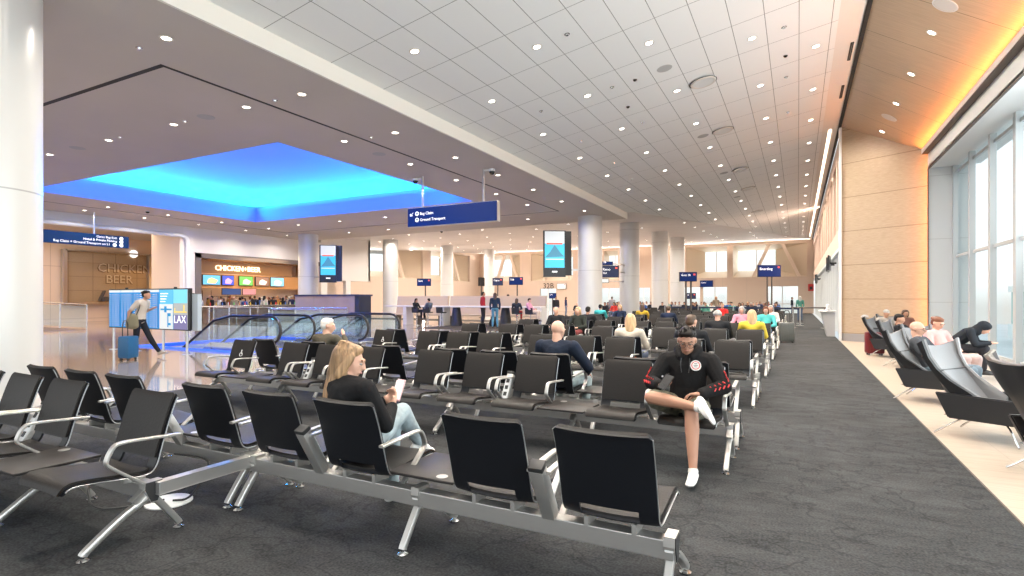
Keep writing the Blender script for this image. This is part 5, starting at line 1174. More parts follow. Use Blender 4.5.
# ---------------------------------------------------------------- railings, escalators, kiosk, high tables
M_RAILT = mat('rail steel', (.60, .59, .58), .25, .9)
def railing(pts, label, h=1.07, step=1.5, grp='glass and steel railings', post_r=.022, glass_=True):
    t = thing('glass_railing', label, 'railing', (0, 0, 0), 0, grp)
    P = [Vector((*p, 0)) if len(p) == 2 else Vector(p) for p in pts]
    b_ = nb(); sweep(b_, [p + Vector((0, 0, h)) for p in P], .025, n=8); obj('handrail', b_, M_RAILT, t, None, True)
    for a, b in zip(P, P[1:]):
        L_ = (b - a).length; n = max(1, round(L_ / step))
        for k in range(n + (1 if b is P[-1] else 0)):
            q = a.lerp(b, k / n); c = nb(); cyl(c, q, q + Vector((0, 0, h)), post_r, n=8); cyl(c, q, q + Vector((0, 0, .02)), post_r * 2.2, n=8); obj('post', c, M_RAILT, t, None, True)
        if glass_:
            c = nb(); d = (b - a).normalized(); u = Vector((0, 0, 1)); obox(c, (a + b) / 2 + u * (.08 + (h - .16) / 2), d, d.cross(u), u, L_ - .06, .012, h - .16); obj('glass_panel', c, M_GLASSB, t)
    return t
railing([(WX0, WY1 + .05), (WX1 - 2.0, WY1 + .05)], 'glass railing along the far side of the escalator opening')
railing([(-29.0, 19.6), (-29.0, 29.5)], 'railing in front of the restaurant counter')
railing([(-27, 17.0), (-16.5, 17.0)], 'glass railing between the escalators and the grey kiosk')
rp = [on_z(px, py).xy for px, py in ((30, 335), (46, 334), (80, 335.5), (100, 339), (112, 345))]
arc = [(-36.5, 6.0), (-35.5, 8.6), (-34.0, 10.8), (-32.0, 12.6), (-29.4, 13.6)]
railing([(*p, .55 - .13 * i) for i, p in enumerate(arc)], 'curved railing following the ramp at the far left', 1.15, 1.4)
b_ = nb()
A = arc; 
for (x0, y0), (x1, y1), i in zip(A, A[1:], range(9)):
    z0, z1 = .55 - .13 * i, .42 - .13 * i; quad(b_, [(x0, y0, 0), (x1, y1, 0), (x1, y1, z1), (x0, y0, z0)]); quad(b_, [(x0, y0, z0), (x1, y1, z1), (-41, y1, z1), (-41, y0, z0)])
struct('floor_ramp', b_, mat('tan ramp', (.46, .33, .24), .3))
M_HRAIL = mat('black rubber handrail', (.012, .012, .014), .35); M_HRB = mat('handrail blue trim', (.02, .06, .3), .4, emit=(.01, .05, .4), estr=.5); M_STEP = mat('escalator step grey', (.16, .16, .17), .5, .4)
def escalator(y0, y1, label, xn):
    """runs along X, newels at xn, descending towards -X"""
    t = thing('escalator', label, 'escalator', (xn, (y0 + y1) / 2, 0)); yc = (y0 + y1) / 2; top = xn
    def path(hh, r):    # newel loop then level run then descent
        pts = []
        for k in range(9):
            a = -PI / 2 + PI * k / 8; pts.append((r * math.cos(a), 0, hh - r + r * math.sin(a)))
        return pts + [(-1.6, 0, hh), (-2.4, 0, hh - .15), (-8.6, 0, hh - .15 - 3.6)]
    for y in (y0 - yc, y1 - yc):
        b_ = nb(); sweep(b_, [Vector((p[0], y, p[2])) for p in path(.98, .36)], .038, n=8); s_ = obj('handrail', b_, M_HRAIL, t, None, True)
        b_ = nb(); P = path(.93, .33); Q = [(p[0], p[2]) for p in P]; low = [(-8.6, -3.2), (-2.4, .12), (-1.4, .12), (0, .12)]
        prism(b_, Q + [(-8.6, -3.4), (-2.6, .02), (0, .02)], 1, y - .006, y + .006); obj('glass_balustrade', b_, M_GLASSB, t)
        b_ = nb(); bar(b_, (.2, y, .12), (-2.4, y, .12), .16, .2); bar(b_, (-2.4, y, .12), (-8.6, y, -3.5), .16, .22); obj('skirt', b_, M_RAILT, t)
    b_ = nb(); box(b_, -1.6, .9, y0 - yc, y1 - yc, .0, .03); obj('floor_plate', b_, M_STEEL, t)
    b_ = nb()
    for k in range(17): box(b_, -2.2 - .38 * (k + 1), -2.2 - .38 * k, y0 - yc + .25, y1 - yc - .25, -.05 - .22 * (k + 1), -.05 - .22 * k)
    obj('steps', b_, M_STEP, t)['kind'] = 'stuff'
    b_ = nb(); bar(b_, (-2.2, 0, -.35), (-8.6, 0, -4.1), y1 - y0, .3); obj('truss', b_, M_STEP, t)
    return t
escalator(10.0, 11.15, 'nearer escalator with black handrails descending to the left under the blue recess', -12.4)
escalator(12.1, 13.5, 'farther escalator with black handrails descending to the left', -11.3)

# grey kiosk behind the escalators
p0, p1 = on_z(299, 322), on_z(370, 322); Yk = 27.0
a = on_y(303, 300, 24.0); b = on_y(362, 300, 24.0); z1 = on_y(330, 294.3, 24.0).z
t = thing('glass_kiosk', 'wide box shaped counter with purple lit grey panels behind the escalators', 'kiosk', ((a.x + b.x) / 2, 24.0, 0)); w_ = b.x - a.x
b_ = nb(); box(b_, -w_ / 2, w_ / 2, -.6, .45, .05, z1 - .12); obj('body', b_, mat('purple lit brushed panel', (.46, .40, .46), .25, .6, noise=(.7, .12)), t)  # panel colour carries the purple light on the metal
b_ = nb(); box(b_, -w_ / 2 - .03, w_ / 2 + .35, -.64, .5, z1 - .12, z1 - .02); obj('top_rim', b_, mat('navy kiosk rim', (.02, .03, .10), .4), t)
b_ = nb(); box(b_, w_ / 2, w_ / 2 + .3, -.55, .42, .0, z1 - .12); obj('dark_side', b_, mat('dark blue panel', (.02, .03, .06), .3), t)
b_ = nb(); box(b_, -w_ / 2 - .01, w_ / 2 + .01, -.61, -.2, 0, .12); obj('plinth', b_, M_DARK, t)
for k in (-.17, .17): b_ = nb(); box(b_, w_ * k - .006, w_ * k + .006, -.606, -.6, .12, z1 - .12); obj('panel_joint', b_, M_DARK, t)
# bright glazing behind the gap beside the left column
b_ = nb(); box(b_, -38.6, -38.5, 34.5, 41, 0.4, 4.2); o = struct('window_70', b_, M_GLASS)
b_ = nb()
for y in (34.6, 36.6, 38.6, 40.8): box(b_, -38.5, -38.35, y - .06, y + .06, 0, 4.2)
for z in (.4, 1.6, 4.15): box(b_, -38.5, -38.35, 34.6, 40.8, z, z + .1)
struct('trim_10', b_, M_FRAME)
b_ = nb(); box(b_, -38.6, -37.4, 34.3, 41.0, 4.2, 8.5); struct('wall_left_upper', b_, M_WARM)

# high counter tables and long bench backs
M_LAM = mat('white laminate', (.74, .72, .71), .4); M_BENCHB = mat('beige bench back', (.56, .44, .34), .6); M_BENCHD = mat('dark cone base', (.03, .03, .033), .5)
YT = 25.0; xa, xb = on_y(452, 311, YT).x, on_y(541, 311, YT).x; xl = on_y(399, 311, YT).x
def high_table(x0, x1, y, cones, slabs, label):
    t = thing('high_table', label, 'table', ((x0 + x1) / 2, y, 0)); c = (x0 + x1) / 2
    b_ = nb(); box(b_, x0 - c, x1 - c, -.35, .35, 1.0, 1.08, .01); obj('table_top', b_, M_LAM, t)
    for x in cones: b_ = nb(); cyl(b_, (x - c, 0, 0), (x - c, 0, 1.0), .34, .20, 18); obj('cone_base', b_, M_BENCHD, t, None, True)
    for x in slabs: b_ = nb(); box(b_, x - c - .12, x - c + .12, -.33, .33, 0, 1.0); obj('slab_leg', b_, M_LAM, t)
    return t
high_table(on_y(437, 311, YT).x, on_y(543, 311, YT).x, YT, [on_y(456.5, 311, YT).x, on_y(505.5, 311, YT).x], [on_y(445, 311, YT).x, on_y(542, 311, YT).x], 'long white high table with two dark cone bases, left of the near pearl column')
high_table(on_y(385, 311, YT).x, on_y(432, 311, YT).x, YT + .3, [], [on_y(405, 311, YT).x], 'shorter white high table at the left end of the counter zone')
for x0, x1, lb in ((on_y(396, 311, 26.8).x, on_y(447, 311, 26.8).x, 'left'), (on_y(449, 311, 26.8).x, on_y(545, 311, 26.8).x, 'right')):
    t = thing('banquette', 'long beige high backed bench behind the white high tables, %s part' % lb, 'bench', ((x0 + x1) / 2, 26.8, 0)); w_ = (x1 - x0) / 2
    b_ = nb(); prism(b_, [(.0, .55), (.12, .55), (.28, 1.62), (.18, 1.62)], 0, -w_, w_); obj('backrest', b_, M_BENCHB, t); b_ = nb(); box(b_, -w_, w_, -.45, .15, .48, .58, .01); obj('seat', b_, mat('beige seat', (.60, .50, .42), .6), t)
    for x in (-w_ + .3, 0, w_ - .3): b_ = nb(); box(b_, x - .04, x + .04, -.4, .1, 0, .48); obj('leg', b_, M_DARK, t)
_b = nb(); lathe(_b, [(0, 0), (.20, 0), (.20, .02), (.03, .04), (.03, .68), (.05, .70), (0, .70)], n=14); ME_STB = finish(_b, 'pedestal', M_CHROME, True)
_b = nb(); box(_b, -.2, .2, -.2, .2, .70, .76, .02); prism(_b, [(-.2, .74), (-.15, .74), (-.19, 1.02), (-.23, 1.02)], 0, -.2, .2); ME_STS = finish(_b, 'stool_seat', mat('black stool seat', (.02, .02, .022), .5), True)
STOOLS = [(417, 'under the person in black at the left'), (428, 'under the man in grey'), (441.5, 'empty, left of the first cone base'), (517, 'with the person beside the navy jacket'), (530.5, 'under the person in pink')]
for px, lb in STOOLS:
    x = on_y(px, 320, YT - .75).x; t = thing('bar_stool', 'black bar stool at the high tables, ' + lb, 'stool', (x, YT - .75, 0), 0, 'bar stools'); inst('pedestal', ME_STB, t); inst('stool_seat', ME_STS, t)
# queue belts in front of the far wall
M_BELT = mat('navy belt', (.008, .022, .07), .6)
def stanchions(pts, label):
    t = thing('queue_barrier', label, 'barrier', (0, 0, 0))
    for p in pts: b_ = nb(); cyl(b_, (*p, 0), (*p, 1.0), .035, n=10); cyl(b_, (*p, 0), (*p, .03), .18, n=16); obj('post', b_, M_STEEL, t, None, True)
    b_ = nb()
    for a, b in zip(pts, pts[1:]): bar(b_, (*a, .93), (*b, .93), .01, .10)
    obj('belt', b_, M_BELT, t)
    return t
stanchions([(x, 35.0) for x in (-7.4, -5.4, -3.4, -1.6)], 'navy belt barrier on steel posts behind the seats')
stanchions([(-1.2, 33.6), (.1, 33.6), (.1, 36.5)], 'navy belt barrier near the suitcase at the aisle')
# counter tables at the right wall
def counter(x0, x1, y, z, label, dark=True):
    t = thing('counter_table', label, 'table', ((x0 + x1) / 2, y, 0)); w_ = (x1 - x0) / 2
    b_ = nb(); box(b_, -w_, w_, -.4, .4, z - .06, z, .01); obj('table_top', b_, M_DARK if dark else M_LAM, t)
    for x in (-w_ + .08, w_ - .08): b_ = nb(); cyl(b_, (x, 0, 0), (x, 0, z - .06), .05, n=10); cyl(b_, (x, 0, 0), (x, 0, .02), .22, n=16); obj('leg', b_, M_RAILT, t, None, True)
a = on_y(791, 309, 31.0).x; b = on_y(826, 309, 31.0).x
counter(a, b + .05, 31.0, 1.05, 'dark topped high table with steel legs at the end of the aisle')
a = on_y(826, 309, 25.2).x
t = thing('service_desk', 'white slanted desk against the right wall beside the maple wall', 'desk', (1.12, 25.2, 0)); b_ = nb(); box(b_, -.38, .2, -.7, .7, .94, 1.0, .01); obj('desk_top', b_, M_LAM, t); b_ = nb(); prism(b_, [(-.32, .94), (-.12, 0), (.15, 0), (.15, .94)], 1, -.6, .6); obj('desk_front', b_, mat('grey desk', (.45, .44, .43), .5), t)
b_ = nb(); lathe(b_, [(0, 0), (.10, 0), (.11, .05), (.07, .06), (.07, .22), (0, .25)], n=14); tag(obj('coffee_urn', b_, M_WHITE, None, (1.05, 25.0, 1.001), True), 'small white urn on the desk against the right wall', 'urn')
# luggage
def suitcase(x, y, rot, m, label, w_=.42, d_=.25, h_=.62, handle=True, pole=.35):
    t = thing('suitcase', label, 'suitcase', (x, y, 0), rot)
    b_ = nb(); box(b_, -w_ / 2, w_ / 2, -d_ / 2, d_ / 2, .05, .05 + h_, .035); obj('shell', b_, m, t, None, True)
    for sx in (-1, 1):
        for sy in (-1, 1): b_ = nb(); cyl(b_, (sx * (w_ / 2 - .06) - .015, sy * (d_ / 2 - .05), .028), (sx * (w_ / 2 - .06) + .015, sy * (d_ / 2 - .05), .028), .028, n=12); obj('wheel', b_, M_TIP, t, None, True)
    if handle: b_ = nb(); sweep(b_, smooth_path([(-.09, -d_ / 2 + .05, .05 + h_), (-.09, -d_ / 2 + .05, .05 + h_ + pole), (.09, -d_ / 2 + .05, .05 + h_ + pole), (.09, -d_ / 2 + .05, .05 + h_)], 1), .012, n=6); obj('pull_handle', b_, M_TIP, t, None, True)
    b_ = nb(); 
    for k in range(5): box(b_, -w_ / 2 + .06 + k * .07, -w_ / 2 + .075 + k * .07, -d_ / 2 - .006, -d_ / 2 + .002, .10, h_)
    obj('rib', b_, m, t)['kind'] = 'stuff'
    return t
p = on_z(786.5, 343); suitcase(p.x, p.y + .2, .1, mat('olive grey suitcase', (.11, .115, .105), .4), 'grey hard shell suitcase standing in the aisle behind the last seats', .46, .28, .62, pole=.4)
b_ = nb(); hull(b_, [((0, 0, .1), (.16, .12, .1)), ((0, 0, .22), (.12, .1, .1))]); 
tag(obj('handbag', b_, mat('red bag', (.55, .03, .03), .6), None, (p.x - .35, p.y + 1.1, 0), True), 'small red bag on the floor behind the grey suitcase', 'bag')
p = on_z(872, 340); suitcase(1.75, 16.9, .2, mat('dark red suitcase', (.16, .012, .015), .4), 'dark red suitcase beside the farthest wing chairs at the maple wall', .40, .25, .55, pole=.1)
suitcase(3.25, 9.1, .5, mat('patterned tan suitcase', (.45, .30, .24), .6, noise=(14, .6)), 'tan patterned suitcase with raised black handle by the window', .46, .28, .66, pole=.30)
# round side tables by the window
_b = nb(); lathe(_b, [(0, 0), (.26, 0), (.26, .012), (.03, .03), (.025, .50), (.0, .50)], n=24); ME_STBASE = finish(_b, 'base', M_STEEL, True)
_b = nb(); lathe(_b, [(0, .50), (.28, .50), (.29, .515), (.28, .53), (0, .53)], n=28); ME_STTOP = finish(_b, 'table_top', mat('side table top', (.35, .33, .30), .35), True)
for x, y, lb in ((2.55, 6.7, 'between the two nearest wing chairs'), (2.75, 8.5, 'behind the empty grey wing chair')):
    t = thing('side_table', 'small round side table with steel base plate, ' + lb, 'side table', (x, y, 0), 0, 'round side tables'); inst('base', ME_STBASE, t); inst('table_top', ME_STTOP, t)
# shopping bag with red pattern, small bags
p_ = (3.35, 10.7)
t = thing('shopping_bag', 'white and red patterned carrier bag by the window between the wing chairs', 'bag', (*p_, .55)); b_ = nb(); hull(b_, [((0, 0, .1), (.28, .16, .1)), ((0, 0, .32), (.30, .12, .1))]); obj('bag_body', b_, mat('red white print', (.72, .66, .63), .5, noise=(9, .3)), t, None, True)
b_ = nb(); sweep(b_, smooth_path([(-.1, 0, .4), (-.08, 0, .56), (.08, 0, .56), (.1, 0, .4)], 2), .012, n=6); obj('handle', b_, mat('red handle', (.7, .04, .03), .5), t, None, True)
b_ = nb(); 
for k in range(6): hull(b_, [((-.22 + .09 * k, -.145 + .01 * (k % 3), .12 + .07 * (k % 3)), (.03, .012, .03))])
obj('red_print', b_, mat('red handle', (.7, .04, .03), .5), t, None, True)['kind'] = 'stuff'
t = thing('plinth', 'low white window bench that carries the patterned bag', 'bench', (3.45, 10.7, 0)); b_ = nb(); box(b_, -.35, .35, -.5, .5, .05, .55, .01); obj('bench_body', b_, M_WHITE, t); b_ = nb(); box(b_, -.3, .3, -.45, .45, 0, .05); obj('plinth_base', b_, M_DARK, t)
t = thing('backpack', 'small black and red backpack on the oak floor behind the grey wing chair', 'backpack', (2.35, 8.75, 0), .3); b_ = nb(); hull(b_, [((0, 0, .13), (.17, .12, .13)), ((0, .02, .27), (.13, .09, .09))]); obj('bag_body', b_, mat('black nylon', (.015, .015, .017), .7), t, None, True); b_ = nb(); sweep(b_, smooth_path([(.10, -.1, .10), (.14, -.15, .22), (.08, -.06, .34)], 2), .018, n=6); obj('strap', b_, mat('red strap', (.6, .04, .03), .6), t, None, True)
# paper bag with orange items between the seats in the second block
t = thing('snack_bag', 'clear snack bag with orange sticks on the seat behind the man in the hoodie', 'bag', (-1.62, 5.98, .43)); b_ = nb(); hull(b_, [((0, 0, .06), (.09, .05, .05)), ((0, 0, .22), (.10, .04, .03))]); obj('bag_body', b_, mat('pale wrapper', (.5, .45, .32), .4, noise=(12, .5)), t, None, True)
for k in (-.04, .03): b_ = nb(); cyl(b_, (k, 0, .2), (k * 1.3, .01, .38), .008, n=8); obj('stick', b_, mat('orange', (.75, .16, .02), .5), t, None, True)
# exit sign and alarm dots on the far walls
for px, py in ((811, 287.5), (505, 300)):
    p = on_y(px, py, YF - .06); b_ = nb(); box(b_, -.25, .25, 0, .1, -.35, .35, .01); o = obj('fire_cabinet', b_, mat('red alarm', (.5, .03, .03), .5), None, (p.x, YF - .10, p.z)); tag(o, {811: 'small red alarm on the far wall at the right corner', 505: 'small red and black cabinet on the far wall left of the pearl column'}[px], 'alarm')
    b_ = nb(); box(b_, -.12, .12, -.012, 0, -.2, .1); obj('cover', b_, M_TVB, o)
# ---------------------------------------------------------------- the other people
def mk(c): return cloth_m(c)
# bald man in navy, from behind, arm resting forward on the right
def seat_xy(k, u, facing): return (-.53 - u, (AWAY_Y if facing > 0 else FACE_Y)[k], 0)
P = SEATED(); P.update(yaw=-.25, pitch=.25, elbow=[(-.30, .05, .66), (.34, .04, .66)], wrist=[(-.12, .25, .62), (.24, .27, .56)], knee=[(-.17, .44, .50), (.17, .44, .50)], ankle=[(-.15, .45, .09), (.15, .45, .09)], chest=(0, -.08, .83), shoulder=[(-.20, -.08, .90), (.20, -.08, .90)])
D = person_meshes(P, .011, True, 'long', 1.16, None, 'bald', SK['light'], mk((.016, .022, .038)), mat('light jeans', (.38, .45, .45), .85, noise=(8, .3)), None, mat('tan shoe', (.5, .42, .34), .6))
put_person('bald man in a navy sweater and pale jeans, seen from behind', Vector(seat_xy(1, 1.96, 1)) + Vector((0, .03, 0)), 0, D)
P = SEATED(); P.update(yaw=-.9, pitch=.15, head=(0, -.03, 1.05), neck=(0, -.06, .93), chest=(0, -.07, .80), shoulder=[(-.19, -.07, .865), (.19, -.07, .865)], elbow=[(-.25, .05, .66), (.27, .08, .70)], wrist=[(-.08, .22, .64), (.12, .16, .90)])
D = person_meshes(P, .012, True, 'long', 1.08, None, 'short', SK['light'], mk((.085, .075, .055)), mk((.06, .065, .08)), HR['white'], mat('dark shoe', (.03, .03, .03), .6))
put_person('white haired man in an olive jacket seen from behind, hand raised near his chin', Vector(seat_xy(1, 5.65, 1)) + Vector((0, .03, 0)), 0, D)
P = SEATED(); P.update(yaw=.3, pitch=.35, elbow=[(-.25, .02, .66), (.27, -.02, .66)])
D = person_meshes(P, .012, True, 'long', 1.0, None, 'long', SK['light'], mk((.55, .48, .40)), mk((.12, .14, .2)), HR['fair'], mat('white sneaker', (.75, .74, .71), .6), female=True)
put_person('woman with wavy blonde hair in a cream sweater, seen from behind', Vector(seat_xy(2, 1.96, 1)) + Vector((0, .03, .0)), 0, D)
P = SEATED(); P.update(yaw=-.5, pitch=.1)
D1 = person_meshes(P, .014, True, 'long', 1.05, None, 'short', SK['light'], mk((.02, .021, .024)), mk((.04, .045, .06)), HR['brown'], mat('dark shoe', (.03, .03, .03), .6))
put_person('brown haired man in black seen from behind, just behind the man in the hoodie', Vector(seat_xy(2, .97, 1)) + Vector((0, .03, .0)), 0, D1)
D2 = person_meshes(SEATED(), .016, True, 'long', 1.08, None, 'fringe', SK['light'], mk((.02, .021, .024)), mk((.04, .045, .06)), HR['grey'], mat('dark shoe', (.03, .03, .03), .6))
t = put_person('grey haired man in black seen from behind, near the woman in yellow', Vector(seat_xy(3, .97, 1)) + Vector((0, .03, .03)), 0, D2)
P = SEATED(); P.update(yaw=.2)
D3 = person_meshes(P, .016, True, 'long', .98, None, 'long', SK['light'], mk((.65, .48, .06)), mk((.12, .14, .2)), HR['fair'], mat('white sneaker', (.75, .74, .71), .6), female=True)
put_person('woman with long blonde hair in yellow, seen from behind near the aisle', Vector(seat_xy(3, .31, 1)) + Vector((0, .03, .03)), 0, D3)
# generic figures reused with their own colours
PG = SEATED()
G_SM = person_meshes(PG, .022, True, 'long', 1.05, None, 'short', SK['mid'], mk((.05, .05, .06)), mk((.05, .05, .07)), HR['brown'], mat('dark shoe', (.03, .03, .03), .6))
G_SF = person_meshes(PG, .022, True, 'long', .97, None, 'long', SK['light'], mk((.05, .05, .06)), mk((.05, .05, .07)), HR['brown'], mat('dark shoe', (.03, .03, .03), .6), female=True)
PS = STANDING(); G_TM = person_meshes(PS, .022, True, 'long', 1.05, None, 'short', SK['mid'], mk((.05, .05, .06)), mk((.05, .05, .07)), HR['brown'], mat('dark shoe', (.03, .03, .03), .6))
G_TF = person_meshes(PS, .022, True, 'long', .96, None, 'long', SK['light'], mk((.05, .05, .06)), mk((.05, .05, .07)), HR['brown'], mat('dark shoe', (.03, .03, .03), .6), female=True)
def recolour(o, m):
    o.material_slots[0].link = 'OBJECT'; o.material_slots[0].material = m
def extra(Dm, label, loc, rot, skin_, top, bot, hair, s=1.0, group=None):
    t = thing('person', label, 'person', loc, rot, group); t.scale = (s, s, s)
    for k, m in (('body', SK[skin_]), ('top', mk(top)), ('trousers', mk(bot)), ('hair', HR.get(hair))):
        if k in Dm and m: recolour(obj({'top': 'shirt'}.get(k, k), Dm[k], None, t), m)
    for s_ in Dm['shoes']: obj('shoe', s_, None, t)
    return t
def sit(Dm, label, k, u, facing, *a, **kw):
    x, y, z = seat_xy(k, u, facing); extra(Dm, label, (x, y + .03 * facing, .03), 0 if facing > 0 else PI, *a, **kw)
BLK, NVY, DEN = (.02, .02, .022), (.02, .03, .06), (.10, .14, .22)
sit(G_SM, 'red faced bald looking man facing the camera in a middle row', 4, 5.65, -1, 'light', BLK, BLK, None)
sit(G_SF, 'blonde woman with dark coat facing the camera beside the red faced man', 4, 4.98, -1, 'light', (.03, .035, .03), (.2, .05, .05), 'fair')
sit(G_SM, 'dark haired man in black seen from behind in the fifth block', 4, 4.98, 1, 'mid', BLK, BLK, 'black')
sit(G_SM, 'man in a teal shirt in a far row left of the second column', 6, 7.0 - .28, 1, 'mid', (.05, .38, .40), DEN, 'black')
sit(G_SF, 'woman in a mustard top in a far row between the pearl columns', 6, 4.98, 1, 'light', (.55, .36, .04), DEN, 'brown')
sit(G_SF, 'woman in navy beside the mustard top in a far row', 6, 5.65, -1, 'light', NVY, DEN, 'fair')
sit(G_SM, 'man in a dark blue jacket in a far row behind the columns', 5, 3.30, 1, 'light', NVY, DEN, 'brown')
sit(G_SF, 'person in a pink top with pale hair near the aisle', 5, .97, -1, 'light', (.72, .30, .38), DEN, 'grey')
sit(G_SF, 'red haired woman in a teal top near the aisle', 5, .31, -1, 'light', (.10, .50, .48), DEN, 'red')
sit(G_SM, 'person in a pale shirt at the aisle end, sixth block', 6, .31, -1, 'light', (.6, .6, .6), BLK, 'grey')
sit(G_SM, 'man in a red shirt in a far row left of the twin poles', 8, 2.62, -1, 'light', (.60, .03, .03), BLK, 'fair')
# standing and stool people around the high tables
def at(px, py): v = on_z(px, py); return (v.x, v.y, 0)
t = extra(G_TM, 'man in a dark red shirt and grey shorts standing by the high tables', at(483, 326), YAW - 1.2, 'tan', (.32, .02, .025), (.10, .09, .09), 'black', 1.07)
t = extra(G_TF, 'woman in a navy jacket and light blue jeans standing, seen from behind', at(495, 328.5), YAW, 'light', (.02, .035, .06), (.10, .26, .36), 'brown', 1.03)
t = extra(G_TM, 'person in black standing behind the high table, right of the navy jacket', at(508, 324.5), YAW + .6, 'mid', BLK, BLK, 'black', 1.0)
for px, lb, Dm, sk, tp, bt, hr, rt in ((417, 'person in black seated on a stool at the left end of the high tables', G_SF, 'mid', BLK, BLK, 'black', -1.6), (428, 'man in a grey jacket seated on a stool beside the person in black', G_SM, 'mid', (.12, .14, .16), NVY, 'black', 1.4),
                                 (517, 'person in dark navy on a stool next to the standing woman', G_SF, 'mid', (.03, .04, .06), (.35, .03, .03), 'brown', .2), (530.5, 'person in a pink shirt on a stool at the right end of the high tables', G_SM, 'light', (.60, .30, .42), (.6, .5, .45), 'black', -1.5)):
    x = on_y(px, 320, YT - .75).x; extra(Dm, lb, (x, YT - .75, .345), rt, sk, tp, bt, hr, .95)
tag(obj('carry_bag', hull(nb(), [((0, 0, .16), (.20, .12, .16)), ((0, 0, .36), (.14, .10, .08))]), mat('black nylon', (.015, .015, .017), .7), None, (on_z(489.5, 327).x, on_z(489.5, 327).y + .3, 0), True), 'black bag on the floor between the two standing people', 'bag')
# walking woman with blue suitcase
WD = YAW - PI / 2
P = STANDING(); P.update(pelvis=(0, 0, .93), waist=(0, .03, 1.09), chest=(0, .08, 1.26), neck=(0, .12, 1.43), head=(0, .18, 1.55), shoulder=[(-.17, .08, 1.37), (.17, .08, 1.37)], elbow=[(-.24, .02, 1.14), (.24, -.10, 1.12)], wrist=[(-.14, .26, 1.22), (.22, -.12, .88)],
                         hip=[(-.08, 0, .91), (.08, 0, .91)], knee=[(-.09, .18, .52), (.09, -.02, .50)], ankle=[(-.09, .44, .12), (.09, -.30, .16)], yaw=0, pitch=.15)
D = person_meshes(P, .012, 'short', 'long', 1.0, None, 'bun', SK['mid'], mat('cream blouse', (.55, .50, .44), .8), mk((.02, .022, .03)), HR['black'], mat('tan shoe', (.5, .42, .34), .6), female=True, toes=[(0, 1, .25), (0, 1, -.6)])
q = on_z(139.5, 357); t = put_person('woman in a cream blouse and black trousers walking and pulling a blue suitcase', (q.x, q.y, 0), WD, D); t['kind'] = 'thing'
b_ = nb(); hull(b_, [((.20, -.04, 1.0), (.06, .14, .10)), ((.21, -.04, .80), (.07, .17, .10))]); o = obj('shoulder_bag', b_, mat('olive canvas bag', (.22, .20, .13), .8), None, (q.x, q.y, 0), True); o.rotation_euler = (0, 0, WD); tag(o, 'olive shoulder bag hanging at the walking woman\'s side', 'bag')
b_ = nb(); sweep(b_, smooth_path([(.19, -.10, 1.06), (.20, -.02, 1.2), (.14, .04, 1.42), (.16, .14, 1.30), (.20, .06, 1.06)], 2), .012, n=6); obj('strap', b_, M_TIP, o, None, True)
q2 = on_z(128.5, 360); suitcase(q2.x, q2.y, WD, mat('blue suitcase', (.012, .10, .24), .35), 'blue suitcase pulled by the walking woman', .38, .26, .52, pole=.36)
# lounge people
def lounge(label, x, y, rot, P, skin_, top, bot, hair, sleeves='short', legs='long', bald=False, style='short', vox=.013, female=False, glasses=False, dz=.0):
    D = person_meshes(P, vox, sleeves, legs, 1.08, None, 'bald' if bald else style, SK[skin_], mk(top), mk(bot), HR.get(hair), mat('dark shoe', (.03, .03, .03), .6), female=female)
    t = put_person(label, (x, y, dz), rot, D); t.scale = (1, 1, .95); return t, D
LR = WR + .2
P = SEATED(-.12); P.update(head=(0, -.20, 1.07), neck=(0, -.20, .95), chest=(0, -.18, .81), waist=(0, -.08, .65), shoulder=[(-.19, -.18, .88), (.19, -.18, .88)], elbow=[(-.25, -.02, .66), (.25, -.02, .66)], wrist=[(-.1, .2, .62), (.1, .2, .62)], pitch=.25)
cv = Matrix.Rotation(LR, 3, 'Z')
def off(x, y, rot, dx, dy): v = Matrix.Rotation(rot, 3, 'Z') @ Vector((dx, dy, 0)); return x + v.x, y + v.y
x, y = off(1.65, 9.75, LR, 0, .08); t, D = lounge('bald man with glasses and a dark T-shirt reclining in a wing chair', x, y, LR, P, 'light', (.06, .065, .075), (.15, .2, .24), None, bald=True); add_face(t, D['H'], D['R'], glasses=True)
x, y = off(2.15, 11.75, WR - .2, 0, .08); P2_ = SEATED(-.04); P2_.update(pitch=.5); t, D = lounge('red haired woman in a pink patterned top looking down, by the window', x, y, WR - .2, P2_, 'light', (.62, .36, .34), (.5, .38, .36), 'red', sleeves=True, style='bun', female=True); add_face(t, D['H'], D['R'])
x, y = off(2.05, 14.3, LR, 0, .08); lounge('dark haired person in black sunk in the wing chair behind the bald man', x, y, LR, P, 'mid', BLK, BLK, 'black', sleeves=True, vox=.018)
x, y = off(2.55, 19.3, WR - .6, -.22, .05); lounge('dark haired woman of the couple facing the camera', x, y, WR - .6, SEATED(), 'mid', (.2, .1, .08), BLK, 'brown', sleeves=True, vox=.02, style='long', female=True)
x, y = off(2.55, 19.3, WR - .6, .26, .0); lounge('man with a white cap beside the dark haired woman', x, y, WR - .6, SEATED(), 'mid', (.35, .33, .3), BLK, 'grey', sleeves=True, vox=.02, style='cap')
P = SEATED(); P.update(waist=(0, .05, .64), chest=(0, .20, .78), neck=(0, .34, .86), head=(0, .43, .90), pitch=.75, yaw=0, shoulder=[(-.19, .24, .84), (.19, .24, .84)], elbow=[(-.24, .32, .60), (.24, .32, .60)], wrist=[(-.10, .52, .62), (.10, .52, .62)])
t, D = lounge('person in a black hooded jacket bent forward beside the window', 2.60, 13.0, WR + .35, P, 'light', (.022, .026, .032), (.03, .03, .035), 'black', sleeves=True, style='hood', dz=.06)
for c in t.children:
    if c.name.startswith('hair'): c.name = 'hood'; c.data.materials[0] = mk((.022, .026, .032))
